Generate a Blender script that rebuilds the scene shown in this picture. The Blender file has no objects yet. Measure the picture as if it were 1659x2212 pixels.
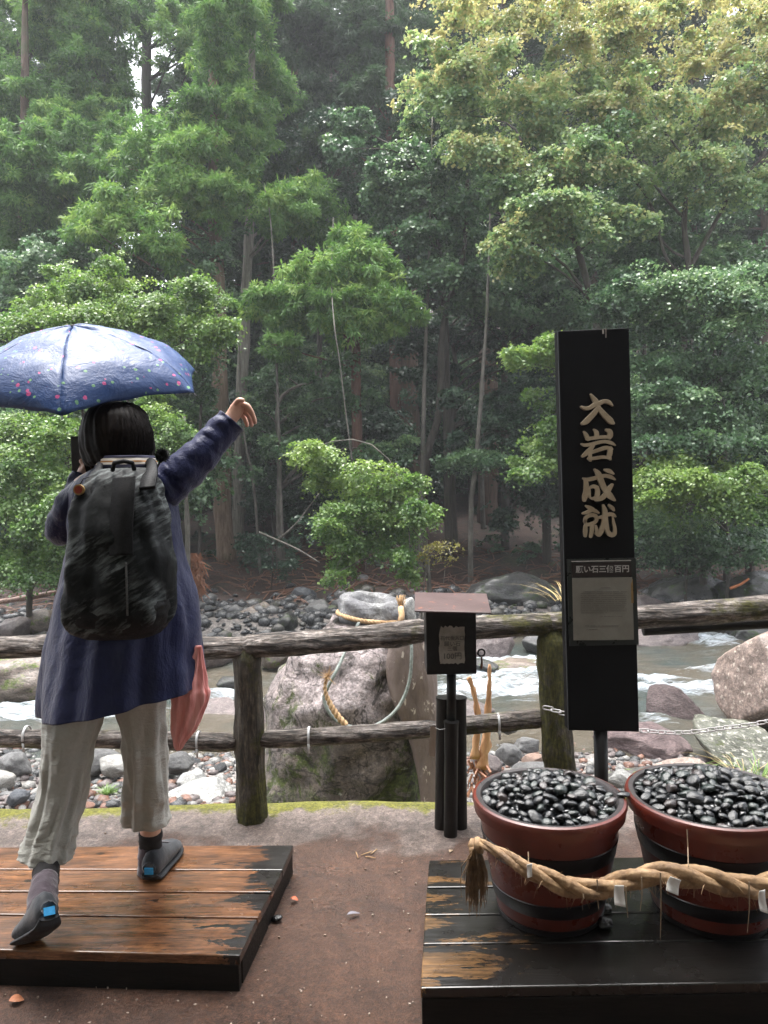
import bpy, bmesh, math, random
import numpy as np
from mathutils import Vector, Matrix, noise, Euler
random.seed(7); RNG = np.random.default_rng(7)
PI = math.pi
S = bpy.context.scene
COL = S.collection

# ------------------------------------------------------------------ camera
TH, RO = math.radians(2.62), math.radians(1.0)
CAM = Vector((0, 0, 1.5))
_F = Vector((0, math.cos(TH), -math.sin(TH)))
_U0 = Vector((0, math.sin(TH), math.cos(TH))); _R0 = Vector((1, 0, 0))
CU = _U0*math.cos(RO) + _R0*math.sin(RO)
CR = _R0*math.cos(RO) - _U0*math.sin(RO)
cam = bpy.data.objects.new('camera', bpy.data.cameras.new('camera')); COL.objects.link(cam)
cam.matrix_world = Matrix(((CR.x, CU.x, -_F.x, CAM.x), (CR.y, CU.y, -_F.y, CAM.y), (CR.z, CU.z, -_F.z, CAM.z), (0, 0, 0, 1)))
cam.data.sensor_fit = 'VERTICAL'; cam.data.sensor_height = 36.0; cam.data.lens = 36*1661/2212
cam.data.clip_start = 0.05; cam.data.clip_end = 600
S.camera = cam
FP = 1661.0
def P(x, y, d):
    """place seen at picture spot (x, y), d metres ahead"""
    v = CR*(x-829.5) + CU*(1106-y) + _F*FP
    return CAM + v*(d/v.y)
def G(x, y, z=0.0):
    """spot on the level plane z that is seen at (x, y)"""
    v = CR*(x-829.5) + CU*(1106-y) + _F*FP
    return CAM + v*((z-CAM.z)/v.z)
def px(n, d): return n*d/FP

# ------------------------------------------------------------------ sky and sun (overcast, rainy day)
W = bpy.data.worlds.new('World'); S.world = W; W.use_nodes = True
nt = W.node_tree; bg = nt.nodes['Background']
sky = nt.nodes.new('ShaderNodeTexSky'); sky.sky_type = 'NISHITA'; sky.sun_disc = False
SUN_EL, SUN_AZ = math.radians(76), math.radians(-30)      # azimuth from +Y towards +X
sky.sun_elevation = SUN_EL; sky.sun_rotation = SUN_AZ
sky.air_density = 1.0; sky.dust_density = 4.0; sky.ozone_density = 1.0
hs = nt.nodes.new('ShaderNodeHueSaturation'); hs.inputs['Saturation'].default_value = 0.22
nt.links.new(sky.outputs[0], hs.inputs['Color']); nt.links.new(hs.outputs[0], bg.inputs[0])
bg.inputs[1].default_value = 0.15
sl = bpy.data.lights.new('sun', 'SUN'); sl.energy = 1.5; sl.angle = math.radians(50); sl.color = (1, 0.97, 0.92)
so = bpy.data.objects.new('sun', sl); COL.objects.link(so)
sd = Vector((math.cos(SUN_EL)*math.sin(SUN_AZ), math.cos(SUN_EL)*math.cos(SUN_AZ), math.sin(SUN_EL)))
so.rotation_euler = sd.to_track_quat('Z', 'Y').to_euler()
S.view_settings.view_transform = 'Standard'; S.view_settings.look = 'None'
S.view_settings.exposure = 2.2; S.view_settings.gamma = 1.0; S.view_settings.use_curve_mapping = False
S.render.engine = 'CYCLES'
S.cycles.use_denoising = True
S.cycles.max_bounces = 7; S.cycles.diffuse_bounces = 4; S.cycles.glossy_bounces = 3
S.cycles.transmission_bounces = 4; S.cycles.transparent_max_bounces = 6; S.cycles.volume_bounces = 0
S.cycles.sample_clamp_indirect = 6

# ------------------------------------------------------------------ helpers
def tag(o, label=None, cat=None, group=None, kind=None):
    if label: o['label'] = label
    if cat: o['category'] = cat
    if group: o['group'] = group
    if kind: o['kind'] = kind
    return o
def mk(name, vs, fs, mat=None, parent=None, smooth=True, mats=None, mi=None):
    me = bpy.data.meshes.new(name); me.from_pydata([tuple(v) for v in vs], [], fs)
    if mats:
        for m in mats: me.materials.append(m)
        if mi is not None: me.polygons.foreach_set('material_index', mi)
    elif mat: me.materials.append(mat)
    if smooth: me.polygons.foreach_set('use_smooth', [True]*len(me.polygons))
    me.update()
    return link(name, me, parent)
def link(name, me, parent=None):
    o = bpy.data.objects.new(name, me); COL.objects.link(o)
    if parent is not None: setpar(o, parent)
    return o
def setpar(o, parent):
    o.parent = parent
    o.matrix_parent_inverse = parent_world(parent).inverted()
def parent_world(p):
    m = p.matrix_basis.copy()
    if p.parent: m = parent_world(p.parent) @ p.matrix_parent_inverse @ m
    return m
def empty(name, loc, label=None, cat=None, group=None):
    o = bpy.data.objects.new(name, None); COL.objects.link(o); o.location = loc; o.empty_display_size = .1
    return tag(o, label, cat, group)
class B:
    """collects shapes into one mesh"""
    def __init__(s): s.v = []; s.f = []
    def add(s, vs, fs):
        n = len(s.v); s.v += [Vector(v) for v in vs]; s.f += [tuple(i+n for i in f) for f in fs]; return s
    def quadbox(s, top, down):
        """top: 4 points counter-clockwise from above, down: offset vector"""
        b = [Vector(p)+Vector(down) for p in top]
        return s.add(list(top)+b, [(0, 1, 2, 3), (7, 6, 5, 4)]+[(i, i+4, (i+1) % 4+4, (i+1) % 4) for i in range(4)])
    def box(s, c, sx, sy, sz, m=None):
        c = Vector(c); q = [Vector((a*sx/2, b*sy/2, sz/2)) for a, b in ((-1, -1), (1, -1), (1, 1), (-1, 1))]
        if m is None: m = Matrix.Identity(3)
        return s.quadbox([c+m@p for p in q], m@Vector((0, 0, -sz)))
    def tube(s, pts, rs, n=10, cap=True, wob=0, flat=1.0):
        pts = [Vector(p) for p in pts]
        if not hasattr(rs, '__len__'): rs = [rs]*len(pts)
        vs, fs = [], []; prev = None
        for i, p in enumerate(pts):
            t = (pts[min(i+1, len(pts)-1)]-pts[max(i-1, 0)])
            t = t.normalized() if t.length > 1e-9 else Vector((0, 0, 1))
            if prev is None:
                a = t.cross(Vector((0, 1, 0)) if abs(t.y) < .9 else Vector((1, 0, 0))).normalized()
            else: a = (prev-t*prev.dot(t)).normalized()
            prev = a; b = t.cross(a)
            for k in range(n):
                an = 2*PI*k/n; r = rs[i]
                if wob: r *= 1+wob*noise.noise(p*6+Vector((math.cos(an)*1.3, math.sin(an)*1.3, i*.7)))
                vs.append(p+a*math.cos(an)*r+b*math.sin(an)*r*flat)
        m = len(pts)
        for i in range(m-1):
            for k in range(n):
                fs.append((i*n+k, i*n+(k+1) % n, (i+1)*n+(k+1) % n, (i+1)*n+k))
        if cap: fs += [tuple(range(n-1, -1, -1)), tuple((m-1)*n+k for k in range(n))]
        return s.add(vs, fs)
    def build(s, name, mat=None, parent=None, smooth=False): return mk(name, s.v, s.f, mat, parent, smooth)
def bevel(o, w=.004, seg=2, ang=35):
    m = o.modifiers.new('bevel', 'BEVEL'); m.width = w; m.segments = seg; m.limit_method = 'ANGLE'; m.angle_limit = math.radians(ang); return o
def shade_auto(o, ang=40):
    me = o.data; me.polygons.foreach_set('use_smooth', [True]*len(me.polygons))
    bm = bmesh.new(); bm.from_mesh(me)
    for e in bm.edges: e.smooth = not (len(e.link_faces) == 2 and e.calc_face_angle() > math.radians(ang))
    bm.to_mesh(me); bm.free(); return o
def curve_pts(pts, n):
    """Catmull-Rom through points (any length tuples)"""
    pts = [np.array(p, float) for p in pts]; out = []
    m = len(pts)-1
    for i in range(n+1):
        t = i/n*m; k = min(int(t), m-1); u = t-k
        p0 = pts[max(k-1, 0)]; p1 = pts[k]; p2 = pts[k+1]; p3 = pts[min(k+2, m)]
        out.append(.5*((2*p1)+(-p0+p2)*u+(2*p0-5*p1+4*p2-p3)*u*u+(-p0+3*p1-3*p2+p3)*u**3))
    return out

# ------------------------------------------------------------------ materials
class N:
    def __init__(s, name):
        s.m = bpy.data.materials.new(name); s.m.use_nodes = True; s.t = s.m.node_tree
        s.b = s.t.nodes['Principled BSDF']; s.out = s.t.nodes['Material Output']
        s.tc = s.t.nodes.new('ShaderNodeTexCoord')
    def n(s, ty, **k):
        nd = s.t.nodes.new('ShaderNode'+ty)
        for a, v in k.items(): setattr(nd, a, v)
        return nd
    def l(s, a, b): s.t.links.new(a, b)
    def coord(s, scale=(1, 1, 1), kind='Object', rot=(0, 0, 0)):
        mp = s.n('Mapping'); mp.inputs['Scale'].default_value = scale; mp.inputs['Rotation'].default_value = rot
        s.l(s.tc.outputs[kind], mp.inputs[0]); return mp.outputs[0]
    def noise(s, co, scale=5, detail=6, rough=.6, dist=0):
        q = s.n('TexNoise'); q.inputs['Scale'].default_value = scale; q.inputs['Detail'].default_value = detail
        q.inputs['Roughness'].default_value = rough; q.inputs['Distortion'].default_value = dist
        if co: s.l(co, q.inputs['Vector'])
        return q.outputs['Fac']
    def ramp(s, fac, stops, interp='LINEAR'):
        r = s.n('ValToRGB'); r.color_ramp.interpolation = interp; e = r.color_ramp.elements
        while len(e) < len(stops): e.new(.5)
        for i, (p, c) in enumerate(stops):
            e[i].position = p; e[i].color = (*c, 1) if hasattr(c, '__len__') else (c, c, c, 1)
        s.l(fac, r.inputs[0]); return r.outputs[0]
    def mix(s, fac, a, b, mode='MIX'):
        m = s.n('Mix', data_type='RGBA', blend_type=mode)
        for v, i in ((fac, 0), (a, 6), (b, 7)):
            if hasattr(v, 'links'): s.l(v, m.inputs[i])
            elif hasattr(v, '__len__'): m.inputs[i].default_value = (*v, 1)
            else: m.inputs[i].default_value = v
        return m.outputs[2]
    def math(s, op, a, b=0.0, clamp=False):
        m = s.n('Math', operation=op, use_clamp=clamp)
        for v, i in ((a, 0), (b, 1)):
            if hasattr(v, 'links'): s.l(v, m.inputs[i])
            else: m.inputs[i].default_value = v
        return m.outputs[0]
    def col(s, v):
        if hasattr(v, 'links'): s.l(v, s.b.inputs['Base Color'])
        else: s.b.inputs['Base Color'].default_value = (*v, 1)
    def rough(s, v):
        if hasattr(v, 'links'): s.l(v, s.b.inputs['Roughness'])
        else: s.b.inputs['Roughness'].default_value = v
    def bump(s, h, strength=.5, dist=.01):
        b = s.n('Bump'); b.inputs['Strength'].default_value = strength; b.inputs['Distance'].default_value = dist
        s.l(h, b.inputs['Height']); s.l(b.outputs[0], s.b.inputs['Normal']); return b
    def grain(s, c, co, scale, lo=.5, hi=1.25, detail=5, a=.36, b=.64, dist=0, rough=.7):
        r = s.ramp(s.noise(co, scale, detail, rough, dist), [(a, lo), (b, hi)]); return s.mix(1.0, c, r, 'MULTIPLY')
    def geo(s): return s.n('NewGeometry')
    def rnd(s): return s.n('ObjectInfo').outputs['Random']
    def attr(s, name):
        a = s.n('Attribute'); a.attribute_name = name; return a.outputs['Fac']
    def xyz(s, kind='Object'):
        x = s.n('SeparateXYZ'); s.l(s.tc.outputs[kind], x.inputs[0]); return x.outputs
    def up(s, lo=.3, hi=.8):
        g = s.geo(); x = s.n('SeparateXYZ'); s.l(g.outputs['Normal'], x.inputs[0])
        return s.ramp(x.outputs[2], [(lo, 0.0), (hi, 1.0)])

def simple(name, cols, scale=8, stretch=(1, 1, 1), rough=(.4, .7), bump=.3, dist=.004, bscale=None, detail=7, vary=0, spec=.5, coat=0, kind='Object', wet=None):
    """noise-mottled surface; cols = list of colours spread along the noise"""
    q = N(name); co = q.coord(stretch, kind)
    f = q.noise(co, scale, detail, .65)
    st = [(.3+.4*i/max(len(cols)-1, 1), c) for i, c in enumerate(cols)]
    c = q.ramp(f, st)
    if vary:
        v = q.math('MULTIPLY_ADD', q.rnd(), vary); v.node.inputs[2].default_value = 1-vary/2
        hsv = q.n('HueSaturation'); q.l(c, hsv.inputs['Color']); q.l(v, hsv.inputs['Value']); c = hsv.outputs[0]
    q.col(c)
    g = q.noise(co, bscale or scale*3, 8, .7)
    q.rough(q.ramp(g, [(.3, rough[0]), (.7, rough[1])]))
    if bump: q.bump(g, bump, dist)
    q.b.inputs['Specular IOR Level'].default_value = spec
    if coat: q.b.inputs['Coat Weight'].default_value = coat; q.b.inputs['Coat Roughness'].default_value = .12
    return q.m

def rock_mat(name, cols, scale=5, moss=0, lichen=0, rough=(.25, .6), mosscol=(.07, .10, .015), bump=.6, dist=.02, mossy_scale=3, lich_col=(.5, .48, .42)):
    q = N(name); co = q.coord()
    f = q.noise(co, scale, 9, .62, .4)
    c = q.ramp(f, [(.28+.44*i/max(len(cols)-1, 1), k) for i, k in enumerate(cols)])
    fine = q.noise(co, scale*9, 8, .7)
    c = q.mix(q.ramp(fine, [(.35, .35), (.6, 0.0)]), c, (.03, .028, .025))
    v = q.math('MULTIPLY_ADD', q.rnd(), .5); v.node.inputs[2].default_value = .75
    hsv = q.n('HueSaturation'); q.l(c, hsv.inputs['Color']); q.l(v, hsv.inputs['Value']); c = hsv.outputs[0]
    r = q.ramp(fine, [(.3, rough[0]), (.7, rough[1])])
    if lichen:
        k = q.noise(co, 11, 4, .6); c = q.mix(q.ramp(k, [(.66-.1*lichen, 0.0), (.70-.1*lichen, .85)]), c, lich_col)
    if moss:
        k = q.noise(co, mossy_scale, 8, .72)
        mf = q.ramp(k, [(.62-.25*moss, 0.0), (.72-.25*moss, .95)])
        mc = q.mix(q.noise(co, 40, 4), mosscol, tuple(x*2.2 for x in mosscol))
        c = q.mix(mf, c, mc); r = q.mix(mf, r, (.9, .9, .9))
    c = q.grain(c, co, scale*5, .55, 1.2); c = q.grain(c, co, scale*16, .65, 1.25, 3)
    q.col(c); q.rough(r); q.bump(q.math('ADD', q.math('MULTIPLY', f, 1.5), fine), bump, dist)
    return q.m
# ------------------------------------------------------------------ ground, path, river
def sm(a, b, x): t = min(1, max(0, (x-a)/(b-a))); return t*t*(3-2*t)
WATER = -1.3
def terrain(x, y):
    n1 = noise.noise(Vector((x*.35, y*.35, 0))); n2 = noise.noise(Vector((x*1.3, y*1.3, 5)))
    if y < 3.9: z = -1.05
    elif y < 9: z = -1.05-.38*sm(5.2, 8.6, y)-.30*sm(8.6, 9, y)
    elif y < 13: z = -1.75
    else: z = -1.75+.65*sm(12.6, 14.2, y)
    z += .25*sm(14.2, 19, y)
    if y > 18.5:
        u = y-18.5; z += .20*u+.0022*u*u if y < 75 else .20*56.5+.0022*56.5**2-.25*(y-75)
    if y > 3.9: z += n1*.16*(1+.05*max(0, y-18))+n2*.06
    if x > 2 and 3.9 < y < 12.5: z += -.10*sm(2, 4, x)
    if 4 < y < 8 and -4 < x < -.1: z += .06
    return z
xs = list(np.concatenate([np.linspace(-90, -16, 22), np.linspace(-15.5, 15.5, 120), np.linspace(16, 90, 22)]))
ys = list(np.concatenate([np.linspace(3.2, 22, 130), np.linspace(22.5, 50, 60), np.linspace(51, 120, 30)]))
vs = [(x, y, terrain(x, y)) for y in ys for x in xs]
nx = len(xs); fs = [(j*nx+i, j*nx+i+1, (j+1)*nx+i+1, (j+1)*nx+i) for j in range(len(ys)-1) for i in range(nx-1)]
q = N('earth'); co = q.coord()
f = q.noise(co, 1.2, 9, .7); fine = q.noise(co, 22, 9, .75)
c1 = q.ramp(f, [(.35, (.022, .011, .008)), (.5, (.055, .024, .015)), (.62, (.018, .013, .008))])      # cedar litter
c1 = q.mix(q.ramp(fine, [(.4, .6), (.62, 0.0)]), c1, (.02, .014, .010))
c1 = q.mix(q.ramp(q.noise(co, .8, 6, .7), [(.56, 0.0), (.66, .7)]), c1, (.03, .045, .012))
c2 = q.ramp(fine, [(.3, (.07, .065, .06)), (.5, (.17, .155, .145)), (.7, (.26, .23, .21))])            # gravel
yy = q.xyz()[1]
c = q.mix(q.ramp(q.math('MULTIPLY', yy, .02), [(.27, 0.0), (.33, 1.0)]), c2, c1)
c = q.grain(c, co, 6, .45, 1.5, 6); c = q.grain(c, co, 30, .5, 1.5, 4); q.col(c); q.rough(.75); q.bump(fine, .8, .04)
EARTH = q.m
g = mk('ground', vs, fs, EARTH); tag(g, kind='structure')

# hillside behind the camera, which keeps the light off everything that faces the path
vs = []; nx = 40
for j in range(26):
    for i in range(nx):
        x = -45+90*i/(nx-1); y = -3.2-j*.9
        z = -.35+max(0, -y-3.4)*.75+noise.noise(Vector((x*.2, y*.2, 3)))*.6*min(1, j/3)
        vs.append((x, y, z))
fs = [(j*nx+i, (j+1)*nx+i, (j+1)*nx+i+1, j*nx+i+1) for j in range(25) for i in range(nx-1)]
q = N('dark_slope'); co = q.coord(); q.col(q.ramp(q.noise(co, 2, 8, .7), [(.35, (.015, .02, .01)), (.6, (.04, .035, .02))])); q.rough(.9)
tag(mk('hillside', vs, fs, q.m), kind='structure')

# path: trodden earth, a pale worn kerb with moss on its lip, then the drop to the river bed
def edge_y(x): return 3.50+.035*noise.noise(Vector((x*1.1, 0, 9)))+.012*noise.noise(Vector((x*6, 0, 2)))
xs = list(np.linspace(-9, 9, 260)); prof = [-4.0]+list(np.linspace(1.6, 3.3, 46))+[3.36, 3.41, 3.45, 3.48, 3.5]
vs = []; rows = 0
for yv in prof:
    for x in xs:
        e = edge_y(x)-3.5
        y = yv+(e if yv > 3 else 0)
        z = .012*noise.noise(Vector((x*1.7, y*1.7, 0)))*min(1, max(0, y-1.2))+.004*noise.noise(Vector((x*9, y*9, 0)))
        z += .022*math.exp(-((yv-3.40)/.13)**2)
        if yv > 3.44: z -= .02*(yv-3.44)/.06
        vs.append((x, y, z))
    rows += 1
for k, (dy, dz) in enumerate([(.035, -.03), (.055, -.10), (.09, -.4), (.16, -1.3)]):
    for x in xs:
        e = edge_y(x); vs.append((x, e+dy+.02*noise.noise(Vector((x*5, k, 1))), dz+.01*noise.noise(Vector((x*7, k, 4)))))
    rows += 1
nx = len(xs); fs = [(j*nx+i, j*nx+i+1, (j+1)*nx+i+1, (j+1)*nx+i) for j in range(rows-1) for i in range(nx-1)]
q = N('path_surface'); co = q.coord()
X = q.xyz(); n1 = q.noise(co, 1.6, 8, .65); n2 = q.noise(co, 14, 9, .75); n3 = q.noise(co, 90, 5, .7); nb = q.noise(co, 2.6, 4, .55)
dirt = q.ramp(n1, [(.3, (.050, .026, .016)), (.5, (.078, .043, .028)), (.7, (.108, .062, .043))])
dirt = q.mix(q.ramp(n2, [(.35, .45), (.6, 0.0)]), dirt, (.06, .03, .02))
dirt = q.mix(1.0, dirt, (1.06, .94, .86), 'MULTIPLY')
dirt = q.mix(q.ramp(n3, [(.70, 0.0), (.76, .7)]), dirt, (.38, .30, .24))
conc = q.ramp(n2, [(.3, (.085, .062, .052)), (.5, (.165, .125, .106)), (.7, (.25, .195, .17))])
conc = q.mix(q.ramp(n3, [(.3, .5), (.5, 0.0)]), conc, (.10, .07, .06))
yb = q.math('ADD', X[1], q.math('MULTIPLY', nb, .7))      # boundary between earth and the kerb
kf = q.ramp(q.math('MULTIPLY', yb, .25), [(.852, 0.0), (.868, 1.0)])
c = q.mix(kf, dirt, conc)
mo = q.math('ADD', q.math('MULTIPLY', X[1], 1.0), q.math('MULTIPLY', q.noise(co, 5, 7, .75), .55))
mf = q.ramp(q.math('MULTIPLY', mo, .25), [(.902, 0.0), (.916, 1.0)])
mossc = q.mix(q.noise(co, 60, 5), (.06, .065, .010), (.22, .21, .03))
c = q.mix(mf, c, mossc); c = q.grain(c, co, 9, .72, 1.15, 6, dist=.5); c = q.grain(c, co, 45, .62, 1.25, 4); c = q.grain(c, co, 150, .6, 1.3, 2)
pit = q.n('TexVoronoi'); pit.inputs['Scale'].default_value = 38; q.l(co, pit.inputs['Vector']); c = q.mix(q.math('MULTIPLY', q.ramp(pit.outputs['Distance'], [(.10, 1.0), (.16, 0.0)]), q.ramp(q.noise(co, 4, 4), [(.5, 0.0), (.58, .8)])), c, (.02, .012, .009)); q.col(c)
wet = q.noise(co, 1.1, 5, .6)
rr = q.ramp(wet, [(.35, .16), (.6, .5)]); rr = q.mix(kf, rr, (.4, .4, .4)); rr = q.mix(mf, rr, (.95, .95, .95)); q.rough(rr)
q.bump(q.math('ADD', n2, q.math('MULTIPLY', n3, .55)), .75, .018)
tag(mk('path', vs, fs, q.m), kind='structure')

# river
def foam_at(x, y):
    s = 0
    for fx, fy, rx, ry, a in FOAM: s += a*math.exp(-((x-fx)/rx)**2-((y-fy)/ry)**2)
    return min(1, s)
FOAM = []
for (u, v, rx, ry, a) in ((1060, 1455, 1.1, .55, 1.3), (1110, 1500, 1.3, .4, 1.4), (1150, 1440, .8, .4, .9), (1480, 1500, 1.3, .17, 1.2), (1400, 1480, .8, .15, 1.0), (1520, 1455, 1.0, .13, .6), (1590, 1455, .5, .15, .7),
                          (1540, 1388, .45, .5, 1.1), (20, 1552, 1.6, .25, 1.3), (100, 1548, .8, .2, 1.2), (250, 1540, .8, .2, .3), (490, 1512, .6, .13, 1.0), (440, 1525, .5, .15, .7), (540, 1470, .8, .2, .5), (450, 1440, 1.2, .4, .35), (1400, 1560, .35, .2, .8), (0, 1480, 1, .3, .3)):
    p = G(u, v, WATER); FOAM.append((p.x, p.y, rx, ry, a))
xs = np.linspace(-16, 16, 460); ys = np.linspace(7.4, 15, 190); vs = []; fo = []
for y in ys:
    for x in xs:
        f = foam_at(x, y)
        r = noise.noise(Vector((x*1.1+y*.4, y*3.2, 0)))*.035+noise.noise(Vector((x*3+y, y*8, 3)))*.014+(1-abs(noise.noise(Vector((x*2.2, y*6, 7))))*2)*.10*f+noise.noise(Vector((x*8, y*14, 7)))*.04*f
        vs.append((x, y, WATER+r+.05*f)); fo.append(f)
nx = len(xs); fs = [(j*nx+i, j*nx+i+1, (j+1)*nx+i+1, (j+1)*nx+i) for j in range(len(ys)-1) for i in range(nx-1)]
q = N('river_water'); co = q.coord((.55, 3.2, 1), rot=(0, 0, .06)); fa = q.attr('foam')
st = q.noise(co, 3.2, 9, .75, 1.2); st2 = q.noise(co, 14, 6, .7, .5)
ff = q.math('MULTIPLY_ADD', st, 1.75); ff.node.inputs[2].default_value = -.98
ff = q.math('ADD', ff, q.math('MULTIPLY', fa, .70))
ff = q.math('ADD', ff, q.math('MULTIPLY', q.math('SUBTRACT', st2, .5), .35))
ff = q.ramp(ff, [(.28, 0.0), (.75, 1.0)])
wc = q.ramp(q.noise(q.coord(), .8, 5, .6), [(.35, (.030, .042, .038)), (.6, (.07, .058, .040))])
fcl = q.ramp(q.noise(co, 7, 8, .8, .8), [(.36, (.17, .21, .23)), (.55, (.52, .57, .62)), (.68, (.74, .78, .82))])
q.col(q.mix(ff, wc, fcl)); q.rough(q.mix(ff, (.06, .06, .06), (.6, .6, .6))); q.bump(q.math('ADD', st2, q.noise(co, 30, 5)), .6, .035)
q.b.inputs['IOR'].default_value = 1.33
w = mk('river', vs, fs, q.m); tag(w, kind='structure')
at = w.data.attributes.new('foam', 'FLOAT', 'POINT'); at.data.foreach_set('value', fo)

# ------------------------------------------------------------------ rocks
def rock_mesh(name, seed, sub=3, jag=.28, cuts=7, flat=1.0):
    bm = bmesh.new(); bmesh.ops.create_icosphere(bm, subdivisions=sub, radius=1)
    r = random.Random(seed); off = Vector((seed*3.1, seed*1.7, 0))
    planes = [(Vector((r.gauss(0, 1), r.gauss(0, 1), r.gauss(0, 1))).normalized(), r.uniform(.62, .88)) for _ in range(cuts)]
    for v in bm.verts:
        p = v.co.copy()
        p *= 1+jag*noise.noise(p*1.1+off)+jag*.35*noise.noise(p*3+off)
        for n, d in planes:
            t = p.dot(n)
            if t > d: p -= n*(t-d)*.85
        p *= 1+jag*.14*noise.noise(p*7+off)
        p.z *= flat; v.co = p
    me = bpy.data.meshes.new(name); bm.to_mesh(me); bm.free()
    me.polygons.foreach_set('use_smooth', [True]*len(me.polygons)); return me
RM = {
 'grey': rock_mat('grey_stone', [(.06, .06, .062), (.13, .13, .13), (.22, .215, .21)], 4, rough=(.22, .5)),
 'dark': rock_mat('dark_wet_stone', [(.018, .020, .024), (.045, .048, .052), (.085, .085, .09)], 4, rough=(.15, .4)),
 'pale': rock_mat('pale_stone', [(.20, .19, .18), (.34, .33, .31), (.46, .45, .42)], 4, rough=(.3, .6)),
 'purple': rock_mat('purple_brown_stone', [(.085, .065, .065), (.17, .135, .13), (.26, .21, .20)], 4, rough=(.22, .5)),
 'rust': rock_mat('rust_red_stone', [(.14, .06, .04), (.25, .12, .08), (.33, .2, .14)], 4),
 'moss': rock_mat('mossy_stone', [(.03, .03, .027), (.07, .067, .06), (.12, .11, .10)], 4, moss=.42, mosscol=(.03, .045, .010)),
}
def stone_at(me, mat, p, s, rot, name='river_stone', label=None, group=None, cat='rock'):
    key = me.name+mat.name
    if key not in MC:
        m2 = me.copy(); m2.materials.clear(); m2.materials.append(mat); MC[key] = m2
    o = link(name, MC[key]); o.location = p; o.scale = s; o.rotation_euler = rot
    tag(o, label, cat, group); return o
MC = {}
SP = [rock_mesh('stone', i, 3, .26, 6, .8) for i in range(9)]      # rounded to blocky cobbles
# big named rocks: (u, v of base centre, z ground, half sizes m, mat, seed, rot, name, label, jag)
def big(u, v, d, sx, sy, sz, mat, seed, label, rz=0, name='boulder', jag=.3, cuts=9, sub=5, tilt=(0, 0)):
    me = rock_mesh(name, seed, sub, jag, cuts); me.materials.append(mat)
    o = link(name, me); o.location = P(u, v, d); o.scale = (sx, sy, sz); o.rotation_euler = (tilt[0], tilt[1], rz)
    return tag(o, label, 'rock')
TAN = rock_mat('tan_boulder_rock', [(.15, .11, .09), (.30, .225, .19), (.42, .33, .29)], 1.6, lichen=.7, lich_col=(.55, .47, .40), rough=(.35, .65))
RED = rock_mat('porous_purple_rock', [(.09, .06, .06), (.18, .125, .125), (.27, .20, .195)], 3, bump=1, dist=.05, rough=(.5, .8))
LICH = rock_mat('lichened_rock', [(.015, .018, .012), (.07, .075, .05), (.24, .235, .20)], 2.4, lichen=.9, moss=.12, mosscol=(.035, .045, .012), lich_col=(.42, .40, .35))
WHT = rock_mat('whitish_rock', [(.22, .22, .215), (.36, .36, .345), (.52, .51, .48)], 2.5, rough=(.35, .6))
BRN = rock_mat('brown_bank_rock', [(.09, .07, .055), (.18, .14, .115), (.28, .235, .20)], 2.2, moss=.35, rough=(.3, .6))
DRK = rock_mat('dark_bank_rock', [(.015, .016, .017), (.04, .04, .04), (.08, .078, .075)], 1.5, moss=.35, mosscol=(.02, .035, .008), rough=(.2, .5))
big(1668, 1480, 8.4, .62, .62, .66, TAN, 41, 'huge tan boulder with pale flecks cut off by the right picture edge', jag=.2, cuts=5)
big(1452, 1532, 8.8, .40, .32, .24, RED, 12, 'angular purple-brown porous rock in the shallows right of the black sign', rz=-.25, tilt=(.1, .22), jag=.25)
big(1405, 1610, 7.8, .55, .45, .20, RED, 15, 'low flat purple rock lying behind the chain just right of the sign', rz=.1, tilt=(0, .12))
big(1605, 1625, 7.2, .52, .45, .27, LICH, 23, 'long black and white lichen-mottled boulder under the hanging chain', rz=-.45, tilt=(0, .25))
big(1470, 1655, 6.7, .22, .16, .07, TAN, 25, 'small brown slab with water running over it below the lichened boulder')
big(1375, 1690, 6.3, .28, .24, .12, rock_mat('dark_mossy_rock', [(.03, .028, .026), (.08, .075, .07), (.15, .14, .13)], 3, moss=.4), 27, 'dark mossy rock just behind the sign pole')
big(1345, 1683, 6.0, .12, .1, .07, WHT, 28, 'small squared pale stone between sign pole and right tub')
big(1590, 1500, 9.8, .12, .1, .1, RED, 31, 'small wet brown rock in the stream left of the tan boulder')
big(1448, 1487, 9.9, .09, .09, .08, DRK, 33, 'tiny dark rock splitting the white water right of the sign')
big(432, 1722, 6.0, .30, .25, .15, WHT, 51, 'whitish jagged rock right of the walker\'s right leg', rz=.15, jag=.35)
big(418, 1692, 6.25, .14, .12, .11, WHT, 52, 'rounded whitish stone on top behind the jagged white rock')
big(385, 1650, 6.6, .15, .12, .10, RM['grey'], 53, 'smooth dark grey stone below the pink bag', name='stone', sub=4)
big(205, 1645, 6.8, .22, .14, .13, RM['grey'], 54, 'grey block stone seen between the walker\'s knees', name='stone', sub=4)
big(250, 1655, 6.7, .18, .12, .10, RM['pale'], 55, 'greenish grey flat stone seen between the walker\'s knees', name='stone', sub=4)
big(50, 1470, 10.2, .95, .6, .50, BRN, 61, 'broad brown boulder with mossy foot at the left picture edge beyond the river', jag=.25)
big(-20, 1440, 11.5, .9, .6, .45, RM['purple'], 62, 'purple boulder beyond the river behind the upper rail at far left')
big(555, 1342, 15.0, .64, .5, .37, BRN, 63, 'big flat-faced brown boulder on the far bank left of the roped rock', jag=.3, cuts=12)
big(470, 1545, 9.2, .42, .3, .18, RM['purple'], 64, 'low purple rock with white water spilling over it left of the tall log post')
big(960, 1535, 8.9, .5, .4, .12, RM['purple'], 65, 'wet rock shoulder just right of the roped boulder')
big(1060, 1400, 11.6, .36, .35, .33, RM['purple'], 66, 'smooth grey-purple boulder behind the offering box beside the rapids')
big(1125, 1445, 10.8, .55, .35, .16, BRN, 67, 'flat brown rock with white water around it behind the leaning post')
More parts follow.
